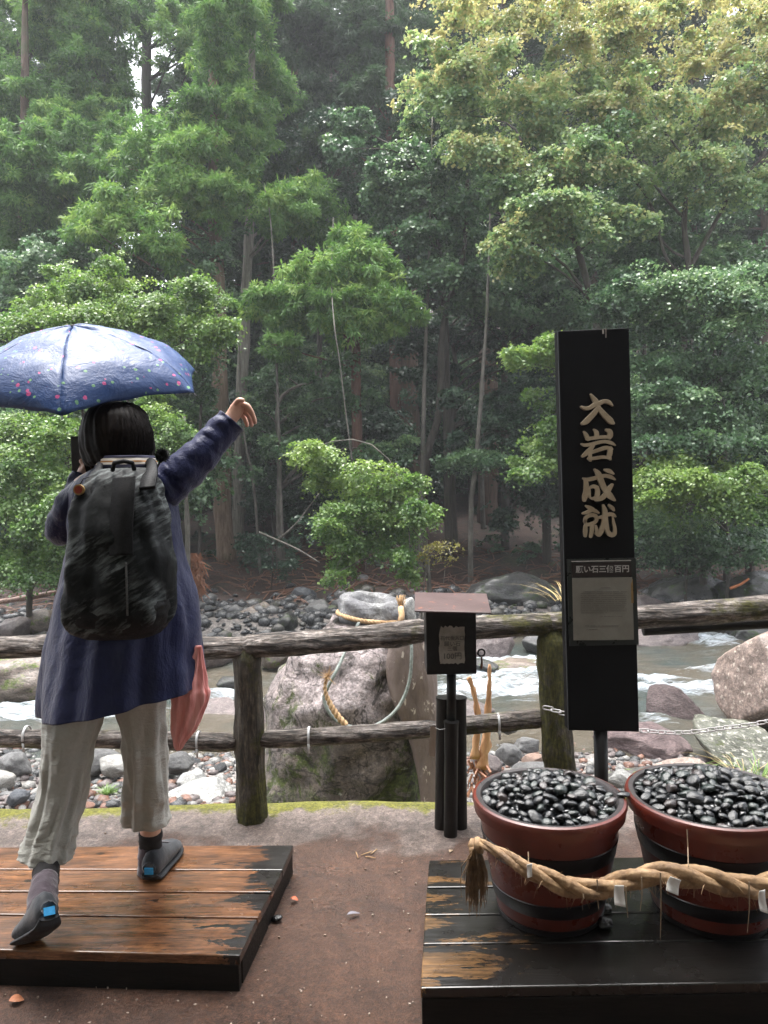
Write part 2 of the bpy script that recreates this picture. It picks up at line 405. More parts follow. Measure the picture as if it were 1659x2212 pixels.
big(1400, 1340, 14.2, .75, .5, .48, RM['purple'], 68, 'rounded brown boulder on the far bank right of the sign above the rail')
big(1410, 1395, 12.6, .75, .5, .35, RM['purple'], 69, 'wide purple boulder at the water line below the rail right of the sign')
big(1120, 1300, 15.5, 1.1, .7, .62, DRK, 70, 'big dark mossy boulder on the far bank behind the offering box')
big(1500, 1300, 15.5, 1.0, .8, .70, DRK, 71, 'dark shadowed boulder on the far bank right of the sign')
big(1640, 1290, 14.8, .9, .8, .55, DRK, 72, 'dark slumped boulder on the far bank at the right picture edge')
big(1660, 1385, 12.6, .8, .5, .45, DRK, 73, 'black wet boulder standing in the water below the right rail')
big(1470, 1375, 12.9, .3, .3, .22, DRK, 74, 'black wet rock left of the little cascade')
big(1100, 1560, 7.9, .16, .13, .13, RM['dark'], 75, 'dark grey stone at the water edge right of the bundled posts', name='stone', sub=4)
big(1098, 1627, 6.8, .115, .1, .10, RM['grey'], 76, 'round blue-grey cobble right of the bundled posts', name='stone', sub=4)
big(1140, 1610, 7.0, .15, .11, .07, RM['grey'], 77, 'flat wet grey cobble near the leaning mossy post', name='stone', sub=4)
big(1150, 1640, 6.5, .10, .08, .055, rock_mat('salmon_stone', [(.25, .15, .11), (.38, .25, .19), (.46, .33, .26)], 4), 78, 'smooth salmon-coloured cobble beside the leaning mossy post', name='stone', sub=4)
big(1170, 1668, 5.9, .24, .2, .085, RM['grey'], 79, 'broad flat grey slab stone behind the left tub', name='stone', sub=4, jag=.15)
big(1050, 1655, 6.2, .13, .12, .12, RM['purple'], 80, 'blocky brownish stone right of the bundled posts', name='stone', sub=4)
big(30, 1650, 6.9, .16, .13, .12, RM['grey'], 81, 'rounded grey stone at the left picture edge under the lower rail', name='stone', sub=4)
big(-8, 1690, 6.4, .15, .12, .11, RM['pale'], 82, 'pale grey rounded stone cut off by the left picture edge', name='stone', sub=4)
big(40, 1722, 5.9, .09, .08, .07, rock_mat('slate_blue_stone', [(.06, .07, .085), (.11, .12, .14), (.17, .18, .20)], 4), 83, 'slate blue cobble left of the walker\'s left shin', name='stone', sub=4)
big(190, 1742, 5.75, .06, .045, .035, RM['rust'], 84, 'small brick red stone seen between the walker\'s shins', name='stone', sub=3)

for i, (u, v, d, a, b_, c_, m_, lab) in enumerate((
 (600, 1412, 11.2, .30, .25, .22, BRN, 'brown rock at the far water line just left of the roped boulder'),
 (455, 1418, 11.4, .38, .3, .2, RM['purple'], 'purple rock in the stream right of the walker, below the upper rail'),
 (620, 1350, 14.0, .28, .24, .22, DRK, 'dark rock on the far bank beside the flat-faced brown boulder'),
 (690, 1318, 15.0, .30, .26, .24, RM['grey'], 'grey rock on the far bank left of the knobbed top'),
 (655, 1290, 16.0, .26, .24, .26, rock_mat('blue_grey_rock', [(.05, .055, .065), (.10, .11, .125), (.17, .18, .195)], 3), 'upright blue-grey rock on the far bank between walker and knobbed top'),
 (450, 1320, 15.4, .34, .3, .2, BRN, 'brown rock on the far bank right of the walker above the rail'),
 (1165, 1388, 12.0, .30, .24, .20, RM['grey'], 'grey rock by the rapids just left of the leaning post'),
 (1130, 1355, 13.4, .34, .3, .22, DRK, 'dark wet rock on the far shore between box and leaning post'),
 (1045, 1440, 10.6, .22, .18, .12, DRK, 'dark rock splitting the rapids behind the box stem'),
 (1540, 1352, 13.6, .40, .3, .25, RM['dark'], 'dark rock at the far shore above the little cascade'),
 (1600, 1425, 11.2, .26, .2, .13, BRN, 'brown wet rock in the stream just left above the tan boulder'),
 (95, 1345, 14.0, .40, .3, .26, BRN, 'tan-brown rock on the far bank left of the coat'),
 (30, 1360, 13.6, .34, .3, .24, RM['purple'], 'purple rock on the far bank at the left picture edge'),
 (500, 1475, 9.9, .20, .16, .10, DRK, 'small dark rock in the stream left of the tall log post'),
 (590, 1545, 8.9, .24, .2, .14, RM['purple'], 'low purple rock in the stream right of the tall log post'))):
    big(u, v, d, a, b_, c_, m_, 200+i, lab, rz=i*.7, name='river_rock', sub=4)

# loose cobbles one can count, on both banks
zones = [  # (u0,u1,v0,v1, z fn, n, size px, mats, label core, group)
 (-60, 520, 1610, 1752, 95, (10, 30), ('grey', 'pale', 'purple', 'grey', 'pale', 'dark'), 'cobble on the near bank left of the tall log post', 'cobbles on the near bank, left'),
 (1000, 1250, 1590, 1740, 30, (8, 24), ('grey', 'grey', 'purple', 'pale', 'dark'), 'cobble on the near bank behind the left tub', 'cobbles behind the left tub'),
 (1240, 1700, 1600, 1720, 36, (8, 22), ('purple', 'pale', 'grey', 'moss'), 'cobble on the near bank behind the right tub', 'cobbles behind the right tub'),
 (370, 740, 1268, 1400, 78, (8, 20), ('dark', 'dark', 'grey', 'moss', 'dark'), 'stone on the far bank left of the roped boulder', 'stones on the far bank, middle'),
 (-40, 150, 1290, 1400, 24, (9, 22), ('purple', 'grey', 'pale', 'dark'), 'stone on the far bank left of the walker', 'stones on the far bank, left'),
 (700, 930, 1255, 1330, 26, (8, 22), ('dark', 'dark', 'dark', 'grey'), 'stone on the far bank behind the roped boulder', 'stones on the far bank behind the boulder'),
 (1020, 1200, 1340, 1430, 26, (8, 22), ('grey', 'purple', 'dark'), 'stone on the far bank behind the offering box', 'stones behind the offering box'),
 (1370, 1700, 1290, 1345, 22, (8, 20), ('dark', 'dark', 'grey'), 'dim stone on the far bank right of the sign', 'stones on the far bank, right'),
]
CN = {'grey': 'grey', 'dark': 'dark', 'pale': 'pale', 'purple': 'purplish', 'moss': 'mossy', 'rust': 'red'}
def land(u, v):
    """where the line of sight through (u, v) meets the ground"""
    d = 3.9
    while d < 60:
        p = P(u, v, d)
        if p.z <= terrain(p.x, p.y): return p
        d *= 1.012
    return P(u, v, 60)
rr = random.Random(11)
for (u0, u1, v0, v1, n, sz, mats, lab, grp) in zones:
    placed = []
    for i in range(n):
        for _ in range(30):
            u, v = rr.uniform(u0, u1), rr.uniform(v0, v1); s = sz[0]+(sz[1]-sz[0])*rr.random()**2
            if all((u-a)**2+(1.5*(v-b))**2 > (.75*(s+c))**2 for a, b, c in placed): break
        placed.append((u, v, s)); p = land(u, v)
        if p.z < WATER-.2: p.z = WATER-.05
        r = px(s, p.y)*.75; k = rr.choice(mats); p.z += r*.3
        stone_at(rr.choice(SP), RM[k], p, (r*rr.uniform(.9, 1.35), r*rr.uniform(.8, 1.1), r*rr.uniform(.65, .95)),
                 (rr.uniform(-.4, .4), rr.uniform(-.4, .4), rr.uniform(0, 6.28)), 'river_stone', CN[k]+' '+lab, grp)
# gravel and small stones nobody could count
gb = []; gf = []; base = []
bmi = bmesh.new(); bmesh.ops.create_icosphere(bmi, subdivisions=1, radius=1)
iv = np.array([v.co[:] for v in bmi.verts]); iff = np.array([[v.index for v in f.verts] for f in bmi.faces]); bmi.free()
def scatter_stones(name, regs, mat, mats=None):
    V = []; Fc = []; MI = []; k = 0
    for (x0, x1, y0, y1, n, s0, s1) in regs:
        for _ in range(n):
            x, y = rr.uniform(x0, x1), rr.uniform(y0, y1)
            z = terrain(x, y)
            s = s0+(s1-s0)*rr.random()**3
            sc = np.array([s*rr.uniform(.8, 1.4), s*rr.uniform(.7, 1.1), s*rr.uniform(.5, .8)])
            a = rr.uniform(0, 6.28); R = np.array([[math.cos(a), -math.sin(a), 0], [math.sin(a), math.cos(a), 0], [0, 0, 1]])
            V.append((iv*RNG.uniform(.8, 1.15, (12, 1))*sc)@R.T+np.array([x, y, z+s*.2])); Fc.append(iff+k*12); k += 1
            MI += [rr.randrange(len(mats))]*20
    V = np.concatenate(V); Fc = np.concatenate(Fc)
    o = mk(name, V.tolist(), Fc.tolist(), None, None, True, mats, MI); return tag(o, kind='stuff')
tag(scatter_stones('bank_gravel', [(-4.5, -.2, 4.3, 8.2, 5200, .012, .07), (.5, 4.5, 4.2, 8.2, 3600, .012, .07), ], None, [RM['grey'], RM['pale'], RM['purple'], RM['dark'], RM['rust']]), 'small mixed gravel and stones covering both river banks')
tag(scatter_stones('far_bank_shingle', [(-9, 9, 12.8, 15.9, 2300, .04, .2)], None, [RM['dark'], RM['dark'], RM['grey'], RM['dark'], RM['moss']]), 'small dark stones covering the far bank')
b = B(); rs_ = random.Random(31)
for _ in range(900):
    x, y = rs_.uniform(-9, 9), rs_.uniform(15.2, 20.5); p = Vector((x, y, terrain(x, y)+.02)); a = rs_.uniform(0, 3.14); l = rs_.uniform(.15, .8)*(1 if rs_.random() < .85 else 2); e = p+Vector((math.cos(a)*l, math.sin(a)*l*.6, rs_.uniform(0, .16)))
    b.tube([p, (p+e)/2+Vector((0, 0, rs_.uniform(0, .08))), e], [rs_.uniform(.008, .02), .010, .004], 4, False)
tag(b.build('fallen_litter', simple('red_brown_litter', [(.05, .02, .012), (.13, .055, .03), (.22, .11, .065)], .7)), 'red-brown fallen twigs and cedar litter on the far bank', kind='stuff')
# ------------------------------------------------------------------ foliage
def leaf_mat(name, stops, rough=.38, trans=.35, spec=.5):
    rough += .06
    q = N(name); t = q.attr('tint'); c = q.ramp(t, stops)
    q.col(c); q.rough(rough); q.b.inputs['Specular IOR Level'].default_value = spec
    tr = q.n('BsdfTranslucent'); hs = q.n('HueSaturation'); hs.inputs['Value'].default_value = 1.5; hs.inputs['Saturation'].default_value = 1.1
    q.l(c, hs.inputs['Color']); q.l(hs.outputs[0], tr.inputs[0])
    mx = q.n('MixShader'); mx.inputs[0].default_value = trans
    q.l(q.b.outputs[0], mx.inputs[1]); q.l(tr.outputs[0], mx.inputs[2]); q.l(mx.outputs[0], q.out.inputs[0])
    return q.m
LM = {
 'cedar': leaf_mat('cedar_foliage', [(0, (.04, .085, .032)), (.5, (.10, .20, .055)), (.8, (.17, .30, .08)), (1, (.25, .36, .10))], .5, .3, .35),
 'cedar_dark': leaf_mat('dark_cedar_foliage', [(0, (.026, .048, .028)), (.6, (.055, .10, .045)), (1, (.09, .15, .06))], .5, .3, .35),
 'maple': leaf_mat('maple_foliage', [(0, (.06, .12, .055)), (.35, (.12, .21, .085)), (.6, (.21, .31, .12)), (.85, (.31, .38, .16)), (1, (.42, .39, .18))], .3, .35, .7),
 'green': leaf_mat('broadleaf_foliage', [(0, (.035, .075, .038)), (.5, (.09, .17, .078)), (.8, (.15, .25, .11)), (1, (.21, .31, .13))], .28, .3, .7),
 'bright': leaf_mat('fresh_green_foliage', [(0, (.05, .11, .03)), (.5, (.12, .215, .055)), (1, (.22, .31, .08))], .3, .38, .7),
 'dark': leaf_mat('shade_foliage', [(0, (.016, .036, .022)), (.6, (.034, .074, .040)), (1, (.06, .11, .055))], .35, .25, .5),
 'dead': leaf_mat('dry_foliage', [(0, (.14, .06, .025)), (1, (.25, .12, .05))], .6, .2, .3),
}
def unit(a): return a/np.maximum(np.linalg.norm(a, axis=1, keepdims=True), 1e-9)
def leaf_arrays(clumps, kind, n, size, rng):
    """clumps: (cx,cy,cz,rx,ry,rz,tint,weight); returns quads and a tint for each"""
    cl = np.array(clumps, float); w = cl[:, 3]*cl[:, 5]*cl[:, 7]; w = w/w.sum()
    per = 60 if kind == 'cedar' else 30
    nt_ = max(1, n//per); ci = rng.choice(len(cl), nt_*2, p=w); c = cl[ci]
    d = unit(rng.normal(size=(nt_*2, 3)))
    rad = np.abs(rng.normal(.45, .42, nt_*2))+.1
    tc = c[:, :3]+d*rad[:, None]*c[:, 3:6]
    fq = 1.5/np.maximum(c[:, 3], .3)+1.2; gap = np.sin(tc[:, 0]*fq*2.1+c[:, 0]*7)*np.sin(tc[:, 1]*fq*1.7+c[:, 1]*5)+np.sin(tc[:, 2]*fq*3.4+c[:, 2]*9)*.8+rng.normal(0, .22, nt_*2)
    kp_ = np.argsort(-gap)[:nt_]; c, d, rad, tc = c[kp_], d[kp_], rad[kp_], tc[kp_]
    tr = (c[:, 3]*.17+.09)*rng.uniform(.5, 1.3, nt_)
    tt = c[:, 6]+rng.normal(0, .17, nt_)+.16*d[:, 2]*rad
    idx = np.repeat(np.arange(nt_), per); m = len(idx)
    D = d[idx]
    if kind == 'cedar':
        o = unit(rng.normal(size=(m, 3))*np.array([1, 1, .8])+D*.5+np.array([0, 0, .25]))
        pos = tc[idx]+o*tr[idx, None]*rng.uniform(.25, 1, (m, 1))*np.array([1, 1, .8])
        ax = unit(o*.7+np.array([0, 0, -.55])+rng.normal(0, .45, (m, 3)))
        L = size*rng.uniform(.7, 1.5, (m, 1)); Wd = size*.15*rng.uniform(.7, 1.3, (m, 1))
        side = unit(np.cross(ax, rng.normal(size=(m, 3))))
        quad = np.stack([pos, pos+ax*L*.55+side*Wd, pos+ax*L, pos+ax*L*.5-side*Wd], 1)
    else:
        tn = unit(D*.75+np.array([0, 0, 1.0])+rng.normal(0, .25, (nt_, 3))[idx])
        o = rng.normal(size=(m, 3)); o -= tn*(o*tn).sum(1, keepdims=True)*.8
        pos = tc[idx]+o*tr[idx, None]*.62; pos[:, 2] -= .25*((o**2).sum(1))*tr[idx]*.3
        nn = unit(tn*1.0+rng.normal(0, .5, (m, 3)))
        ax = unit(np.cross(nn, rng.normal(size=(m, 3)))); side = np.cross(nn, ax)
        L = size*rng.uniform(.6, 1.35, (m, 1))
        quad = np.stack([pos, pos+ax*L*.5+side*L*.38, pos+ax*L-nn*L*.15, pos+ax*L*.45-side*L*.38], 1)
    ti = tt[idx]+rng.normal(0, .10, m)
    return quad, np.clip(ti, 0, 1)
def leaf_mesh(name, clumps, kind, n, size, mat, seed=0):
    n = int(n*(2.6 if kind == 'cedar' else 1.75)); size = size*(.80 if kind == 'cedar' else 1.05)
    rng = np.random.default_rng(seed)
    quad, ti = leaf_arrays(clumps, kind, n, size, rng)
    m = len(quad); me = bpy.data.meshes.new(name)
    me.vertices.add(m*4); me.loops.add(m*4); me.polygons.add(m)
    me.vertices.foreach_set('co', quad.reshape(-1).astype(np.float32))
    me.loops.foreach_set('vertex_index', np.arange(m*4, dtype=np.int32))
    me.polygons.foreach_set('loop_start', np.arange(0, m*4, 4, dtype=np.int32))
    me.update(calc_edges=True); me.materials.append(mat)
    a = me.attributes.new('tint', 'FLOAT', 'FACE'); a.data.foreach_set('value', ti.astype(np.float32))
    return me
def bark(name, cols, rough=(.5, .85), stretch=(9, 9, .9), scale=2.2, moss=0):
    q = N(name); co = q.coord(stretch); f = q.noise(co, scale, 8, .7, .3)
    c = q.ramp(f, [(.3, cols[0]), (.5, cols[1]), (.7, cols[2])])
    if moss:
        c = q.mix(q.ramp(q.noise(q.coord(), 1.4, 6, .7), [(.6-.2*moss, 0.0), (.75-.2*moss, .7)]), c, (.05, .065, .02))
    q.col(c); q.rough(.75); q.bump(f, .8, .03); return q.m
BK = {'cedar': bark('cedar_bark', [(.035, .020, .014), (.085, .052, .036), (.14, .092, .066)], moss=.3),
      'pale': bark('pale_bark', [(.04, .036, .030), (.10, .09, .075), (.20, .18, .155)], scale=1, stretch=(4, 4, 2), moss=.3),
      'dark': bark('dark_bark', [(.022, .018, .014), (.05, .04, .032), (.085, .07, .055)], moss=.4),
      'red': bark('red_cedar_bark', [(.05, .022, .015), (.11, .052, .036), (.17, .09, .062)])}
def limb(b, p0, p1, r0, r1, sag=.12, n=7, rnd=random):
    p0, p1 = Vector(p0), Vector(p1); L = (p1-p0).length; pts = []; mid = Vector((rnd.gauss(0, 1), rnd.gauss(0, 1), rnd.gauss(0, .6)))*L*.07
    for i in range(n):
        t = i/(n-1); p = p0.lerp(p1, t)+mid*math.sin(PI*t)+Vector((0, 0, sag*L*math.sin(PI*t)))
        p += Vector((noise.noise(p*1.7), noise.noise(p*1.7+Vector((9, 0, 0))), noise.noise(p*1.7+Vector((0, 9, 0)))))*L*.03*(1 if 0 < i else 0)
        pts.append(p)
    b.tube(pts, [r0+(r1-r0)*i/(n-1) for i in range(n)], 6)
def trunk_pts(pts):
    return [Vector(p) for p in pts]
def tree(name, label, trunk, radii, clumps, kind, n, size, lmat, bmat, seed, group=None, limbs=True, cat='tree', extra_limbs=(), crowns=None):
    """trunk: world points from the base up. clumps in world space"""
    base = Vector(trunk[0]); t = empty(name, base, label, cat, group); rnd = random.Random(seed); ra_ = random.Random(seed+900); more_ = []
    if n > 1000:
        for c in clumps:
            for _ in range(3):
                a = ra_.uniform(0, 6.28); k = ra_.uniform(.95, 1.55); e = ra_.uniform(-.8, .9); s_ = ra_.uniform(.28, .52)
                more_.append((c[0]+math.cos(a)*c[3]*k, c[1]+math.sin(a)*c[4]*k, c[2]+e*c[5]*1.2, c[3]*s_*1.2, c[4]*s_*1.2, c[5]*s_, min(1, max(0, c[6]+ra_.uniform(-.2, .15))), 1.3))
    b = B(); tp = curve_pts([tuple(p)+(r,) for p, r in zip(trunk, radii)], max(6, len(trunk)*4))
    tpts = [Vector(p[:3])+Vector((noise.noise(Vector((i*.5, seed, 0))), noise.noise(Vector((i*.5, seed, 7))), 0))*float(p[3])*.35 for i, p in enumerate(tp)]
    b.tube([p-base for p in tpts], [max(.004, float(p[3])) for p in tp], 10, wob=.25)
    tr = b.build('trunk', bmat, None, True); tr.parent = t
    if limbs or extra_limbs:
        b = B()
        if limbs:
            for c in clumps:
                cc = Vector(c[:3]); near = min(tpts[len(tpts)//4:] or tpts, key=lambda q: (q-cc).length+abs(q.z-(cc.z-.35*(q-cc).length))*1.2)
                r = min(.05, .012+.012*(near-cc).length)*(1 if radii[0] > .06 else .5)
                limb(b, near-base, cc-base, r, .006, .05 if kind == 'cedar' else .12, rnd=rnd)
                for _ in range(3):
                    e = cc+Vector((rnd.uniform(-1, 1)*c[3], rnd.uniform(-1, 1)*c[4], rnd.uniform(-.4, .7)*c[5]))*.8
                    limb(b, cc-base, e-base, .010, .003, .1, 4, rnd)
        if limbs and b.v: lb = b.build('branchwork', bmat, None, True); lb.parent = t; lb['kind'] = 'stuff'
        for (pts, r0, r1) in extra_limbs:
            b = B(); pp = [Vector(p)-base for p in pts]; cp = curve_pts([tuple(p) for p in pp], len(pp)*4)
            b.tube([Vector(p) for p in cp], [r0+(r1-r0)*i/(len(cp)-1) for i in range(len(cp))], 7, wob=.2)
            lb = b.build('limb', bmat, None, True); lb.parent = t
    if clumps:
        rel = [(c[0]-base.x, c[1]-base.y, c[2]-base.z)+tuple(c[3:]) for c in list(clumps)+more_]
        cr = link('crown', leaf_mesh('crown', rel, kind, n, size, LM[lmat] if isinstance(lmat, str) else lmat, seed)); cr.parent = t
    return t
def C_(u, v, ru, rv, d, tint=.5, w=1.0, dj=.5, rnd=random):
    """a clump of foliage seen at (u, v) with picture half sizes ru, rv, d metres off"""
    p = P(u, v, d+rnd.uniform(-dj, dj)); return (p.x, p.y, p.z, px(ru, d)*1.12, px((ru+rv)/2, d)*1.12, px(rv, d)*1.12, tint, w)
def fill(poly, n, r, d, tint, rnd, squash=.55, dj=1.2, w=1.0, tf=None):
    us = [p[0] for p in poly]; vs_ = [p[1] for p in poly]; out = []; tries = 0
    while len(out) < n and tries < n*60:
        tries += 1
        u, v = rnd.uniform(min(us), max(us)), rnd.uniform(min(vs_), max(vs_)); ins = False; j = len(poly)-1
        for i in range(len(poly)):
            if (poly[i][1] > v) != (poly[j][1] > v) and u < (poly[j][0]-poly[i][0])*(v-poly[i][1])/(poly[j][1]-poly[i][1])+poly[i][0]: ins = not ins
            j = i
        if not ins: continue
        k = rnd.uniform(*r)
        if any((u-o[0])**2+((v-o[1])*1.4)**2 < (.55*(k+o[2]))**2 for o in out): continue
        out.append((u, v, k))
    return [C_(u, v, k, k*squash*rnd.uniform(.8, 1.2), d, (tf(u, v) if tf else tint)+rnd.uniform(-.08, .08), w, dj, rnd) for u, v, k in out]
R1 = random.Random(5)
def gz(p): return Vector((p.x, p.y, terrain(p.x, p.y)-.1))

# hero trees -------------------------------------------------------
cl = [C_(*a) for a in ((262, 470, 85, 42, 19, .8), (205, 492, 45, 26, 18.6, .85), (345, 440, 62, 36, 19, .8), (332, 515, 50, 32, 18.7, .75), (365, 545, 32, 24, 18.5, .7), (445, 425, 55, 36, 19.6, .7), (410, 400, 45, 28, 19.3, .7),
      (300, 335, 42, 36, 19.5, .6), (380, 350, 55, 42, 19.5, .75), (345, 280, 55, 38, 20, .55), (270, 365, 35, 26, 19.6, .5), (400, 300, 40, 36, 20, .75), (470, 455, 40, 36, 19.4, .65), (520, 370, 40, 40, 20, .75), (500, 300, 45, 45, 20.5, .65), (250, 420, 40, 30, 19.3, .6), (462, 50, 42, 50, 19.8, .5), (458, 140, 40, 44, 19.7, .55), (470, 215, 40, 36, 19.7, .55), (462, -20, 40, 40, 19.8, .45))]
tree('cedar_tree', 'cedar with straight brown trunk behind the waving hand, bright boughs reaching left above the umbrella', [gz(P(487, 1235, 20)), P(480, 1000, 20), P(472, 700, 20), P(466, 500, 20), P(462, 200, 20.2), P(458, -120, 20.4)],
     [.26, .22, .2, .18, .14, .1], cl, 'cedar', 34000, .17, 'cedar', bark('tan_cedar_bark', [(.07, .045, .03), (.17, .115, .078), (.27, .195, .14)], moss=.35), 1)
cl = [C_(*a) for a in ((540, 430, 42, 36, 21, .65), (640, 435, 55, 48, 20, .7), (690, 430, 36, 42, 20, .55), (610, 480, 36, 30, 20.4, .55), (560, 150, 40, 42, 22, .55), (480, 140, 48, 50, 22, .5), (560, 210, 42, 38, 22, .6), (530, 100, 45, 40, 22, .45), (545, 320, 42, 38, 21.2, .5), (665, 480, 32, 30, 20, .6), (480, 215, 40, 42, 22, .45), (548, 30, 40, 42, 20.8, .5), (550, 250, 36, 36, 20.8, .55))]
tree('cedar_tree', 'cedar with slim pale grey trunk just right of the straight brown trunk', [gz(P(512, 1225, 21.5)), P(518, 1000, 21.4), P(528, 700, 21.3), P(537, 500, 21.2), P(543, 200, 21.2), P(548, -120, 21.4)],
     [.2, .17, .15, .13, .10, .07], cl, 'cedar', 22000, .17, 'cedar', bark('pale_grey_cedar_bark', [(.10, .09, .075), (.22, .20, .165), (.34, .32, .27)], moss=.2), 2)
cl = [C_(*a) for a in ((772, 560, 50, 40, 18, .7), (705, 615, 52, 36, 17.8, .65), (830, 645, 48, 38, 17.8, .75), (640, 655, 38, 34, 17.6, .55), (855, 690, 28, 30, 17.6, .6), (740, 690, 52, 28, 17.5, .7), (785, 615, 46, 36, 17.8, .65), (600, 745, 24, 24, 17.5, .5), (805, 705, 36, 22, 17.5, .65), (560, 665, 38, 22, 17.6, .85), (610, 690, 32, 26, 17.6, .6), (735, 590, 35, 28, 18, .6), (700, 665, 40, 24, 17.6, .55), (775, 520, 26, 22, 18, .55))]
tree('cedar_tree', 'young feathery cedar in the middle of the wood with orange-brown stem', [gz(P(771, 1010, 19)), P(770, 830, 18.4), P(768, 650, 18.2), P(770, 520, 18.2)], [.14, .12, .08, .02], cl, 'cedar', 30000, .16, 'cedar', BK['red'], 3)
# the tall canopy at upper left
cl = fill([(-60, -40), (220, -40), (230, 200), (150, 300), (-60, 300)], 15, (38, 70), 25, .45, R1, .8)+[C_(*a) for a in ((110, 55, 70, 50, 24, .55), (40, 180, 60, 50, 24, .4), (180, 110, 50, 55, 24, .45))]
tree('cedar_tree', 'tall cedar filling the upper left corner with soft rounded tufts', [gz(P(60, 900, 26)), P(56, 500, 26), P(50, 0, 26), P(48, -250, 26)], [.3, .24, .17, .1], cl, 'cedar', 40000, .19, 'cedar', BK['dark'], 4)
cl = fill([(-60, 300), (130, 300), (170, 360), (140, 470), (90, 560), (-60, 560)], 11, (30, 58), 22, .45, R1, .75)
tree('cedar_tree', 'cedar with drooping grey-green boughs at the left picture edge above the umbrella', [gz(P(48, 900, 23)), P(50, 620, 23), P(52, 400, 23), P(54, 200, 23.2), P(55, -100, 23.6)], [.22, .2, .15, .12, .06], cl, 'cedar', 24000, .18, 'cedar', BK['cedar'], 5)
cl = fill([(120, 230), (250, 260), (240, 400), (200, 420), (120, 330)], 7, (30, 48), 23, .6, R1, .8)+[C_(215, 130, 45, 60, 25, .45), (C_(230, 60, 50, 50, 25, .5))]
tree('cedar_tree', 'bright-tipped cedar left of the sky gap with dark twin stems', [gz(P(205, 900, 25)), P(205, 500, 25), P(202, 100, 25), P(204, -150, 25)], [.25, .2, .14, .08], cl, 'cedar', 20000, .18, 'cedar', BK['dark'], 6)
cl = fill([(250, -40), (560, -40), (580, 90), (470, 60), (380, 60), (250, 50)], 10, (34, 60), 27, .4, R1, .75)+[C_(420, 100, 42, 42, 25, .7), C_(415, 55, 40, 30, 25, .65), C_(455, 180, 40, 45, 25.5, .5)]
tree('cedar_tree', 'high cedar top overhanging the sky gap in the upper left of the wood', [gz(P(322, 900, 28)), P(320, 500, 28), P(318, 200, 28), P(312, -150, 28)], [.28, .24, .19, .1], cl, 'cedar', 24000, .19, 'cedar', BK['dark'], 7)
cl = fill([(590, -40), (860, -40), (880, 60), (800, 120), (640, 140), (600, 60)], 12, (36, 62), 26, .3, R1, .7)+[C_(735, 300, 50, 40, 22, .45), C_(800, 160, 40, 60, 25, .4), C_(700, 230, 40, 40, 25, .3)]
tree('cedar_tree', 'cedar with thick dark trunk rising through the top centre of the picture', [gz(P(757, 900, 27)), P(757, 500, 27), P(758, 200, 27), P(760, -150, 27)], [.3, .25, .2, .12], cl, 'cedar', 24000, .19, 'cedar_dark', BK['dark'], 8)
tree('cedar_tree', 'cedar with bare reddish mid trunk left of the big maple', [gz(P(856, 900, 24)), P(850, 620, 24), P(848, 450, 24), P(842, 150, 24.3), P(840, -150, 24.6)], [.22, .17, .16, .15, .1],
     [C_(880, 260, 36, 36, 24, .5), C_(800, 60, 36, 50, 24.5, .4), C_(690, 290, 24, 22, 22, 1.0)]+fill([(780, 180), (900, 180), (900, 330), (780, 330)], 4, (28, 40), 24, .45, R1, .8), 'cedar', 12000, .18, 'cedar_dark', BK['red'], 9)

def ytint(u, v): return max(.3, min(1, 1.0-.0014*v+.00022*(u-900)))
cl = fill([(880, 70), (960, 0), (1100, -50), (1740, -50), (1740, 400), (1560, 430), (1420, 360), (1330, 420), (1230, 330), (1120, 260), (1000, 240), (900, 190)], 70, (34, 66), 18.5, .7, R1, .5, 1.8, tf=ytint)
lim = [([P(1488, 620, 18), P(1486, 560, 18), P(1478, 470, 18), P(1500, 350, 18), P(1545, 250, 18.3), P(1600, 170, 18.6)], .085, .02), ([P(1490, 580, 18), P(1545, 480, 18), P(1600, 390, 17.8), P(1700, 290, 17.6)], .06, .02),
       ([P(1488, 600, 18), P(1440, 560, 18), P(1400, 430, 17.8), P(1340, 370, 17.6), P(1250, 330, 17.4)], .05, .012), ([P(1500, 360, 18), P(1440, 290, 18.2), P(1380, 190, 18.4)], .035, .01), ([P(1478, 470, 18), P(1430, 420, 18), P(1300, 250, 18.4), P(1200, 160, 18.6)], .04, .01),
       ([P(1486, 560, 18), P(1420, 500, 18.5), P(1340, 240, 19), P(1250, 130, 19)], .035, .01)]
MAPLE_D = 18
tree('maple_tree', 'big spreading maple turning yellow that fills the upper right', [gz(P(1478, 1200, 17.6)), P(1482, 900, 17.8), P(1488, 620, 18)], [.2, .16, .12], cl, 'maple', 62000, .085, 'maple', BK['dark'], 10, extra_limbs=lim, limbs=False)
cl = [C_(*a) for a in ((1062, 325, 52, 30, 16.6, .75), (1180, 365, 80, 26, 16.2, .8), (1270, 350, 55, 26, 16.2, .75), (1175, 480, 80, 30, 15.8, .65), (1100, 515, 42, 26, 15.6, .7), (1250, 470, 62, 30, 15.9, .55), (1125, 560, 45, 20, 15.6, .5), (1000, 250, 60, 30, 17.4, .6), (1130, 410, 50, 24, 16.3, .5), (1215, 430, 60, 22, 16, .5), (1330, 480, 50, 30, 16, .5))]
tree('maple_tree', 'slender maple with pale-tipped level boughs left of the big yellowing maple', [gz(P(1310, 1150, 17.4)), P(1300, 800, 17.2), P(1260, 580, 17), P(1200, 420, 16.8), P(1130, 330, 16.8)], [.1, .09, .07, .05, .02], cl, 'maple', 26000, .08, 'maple', BK['dark'], 11)
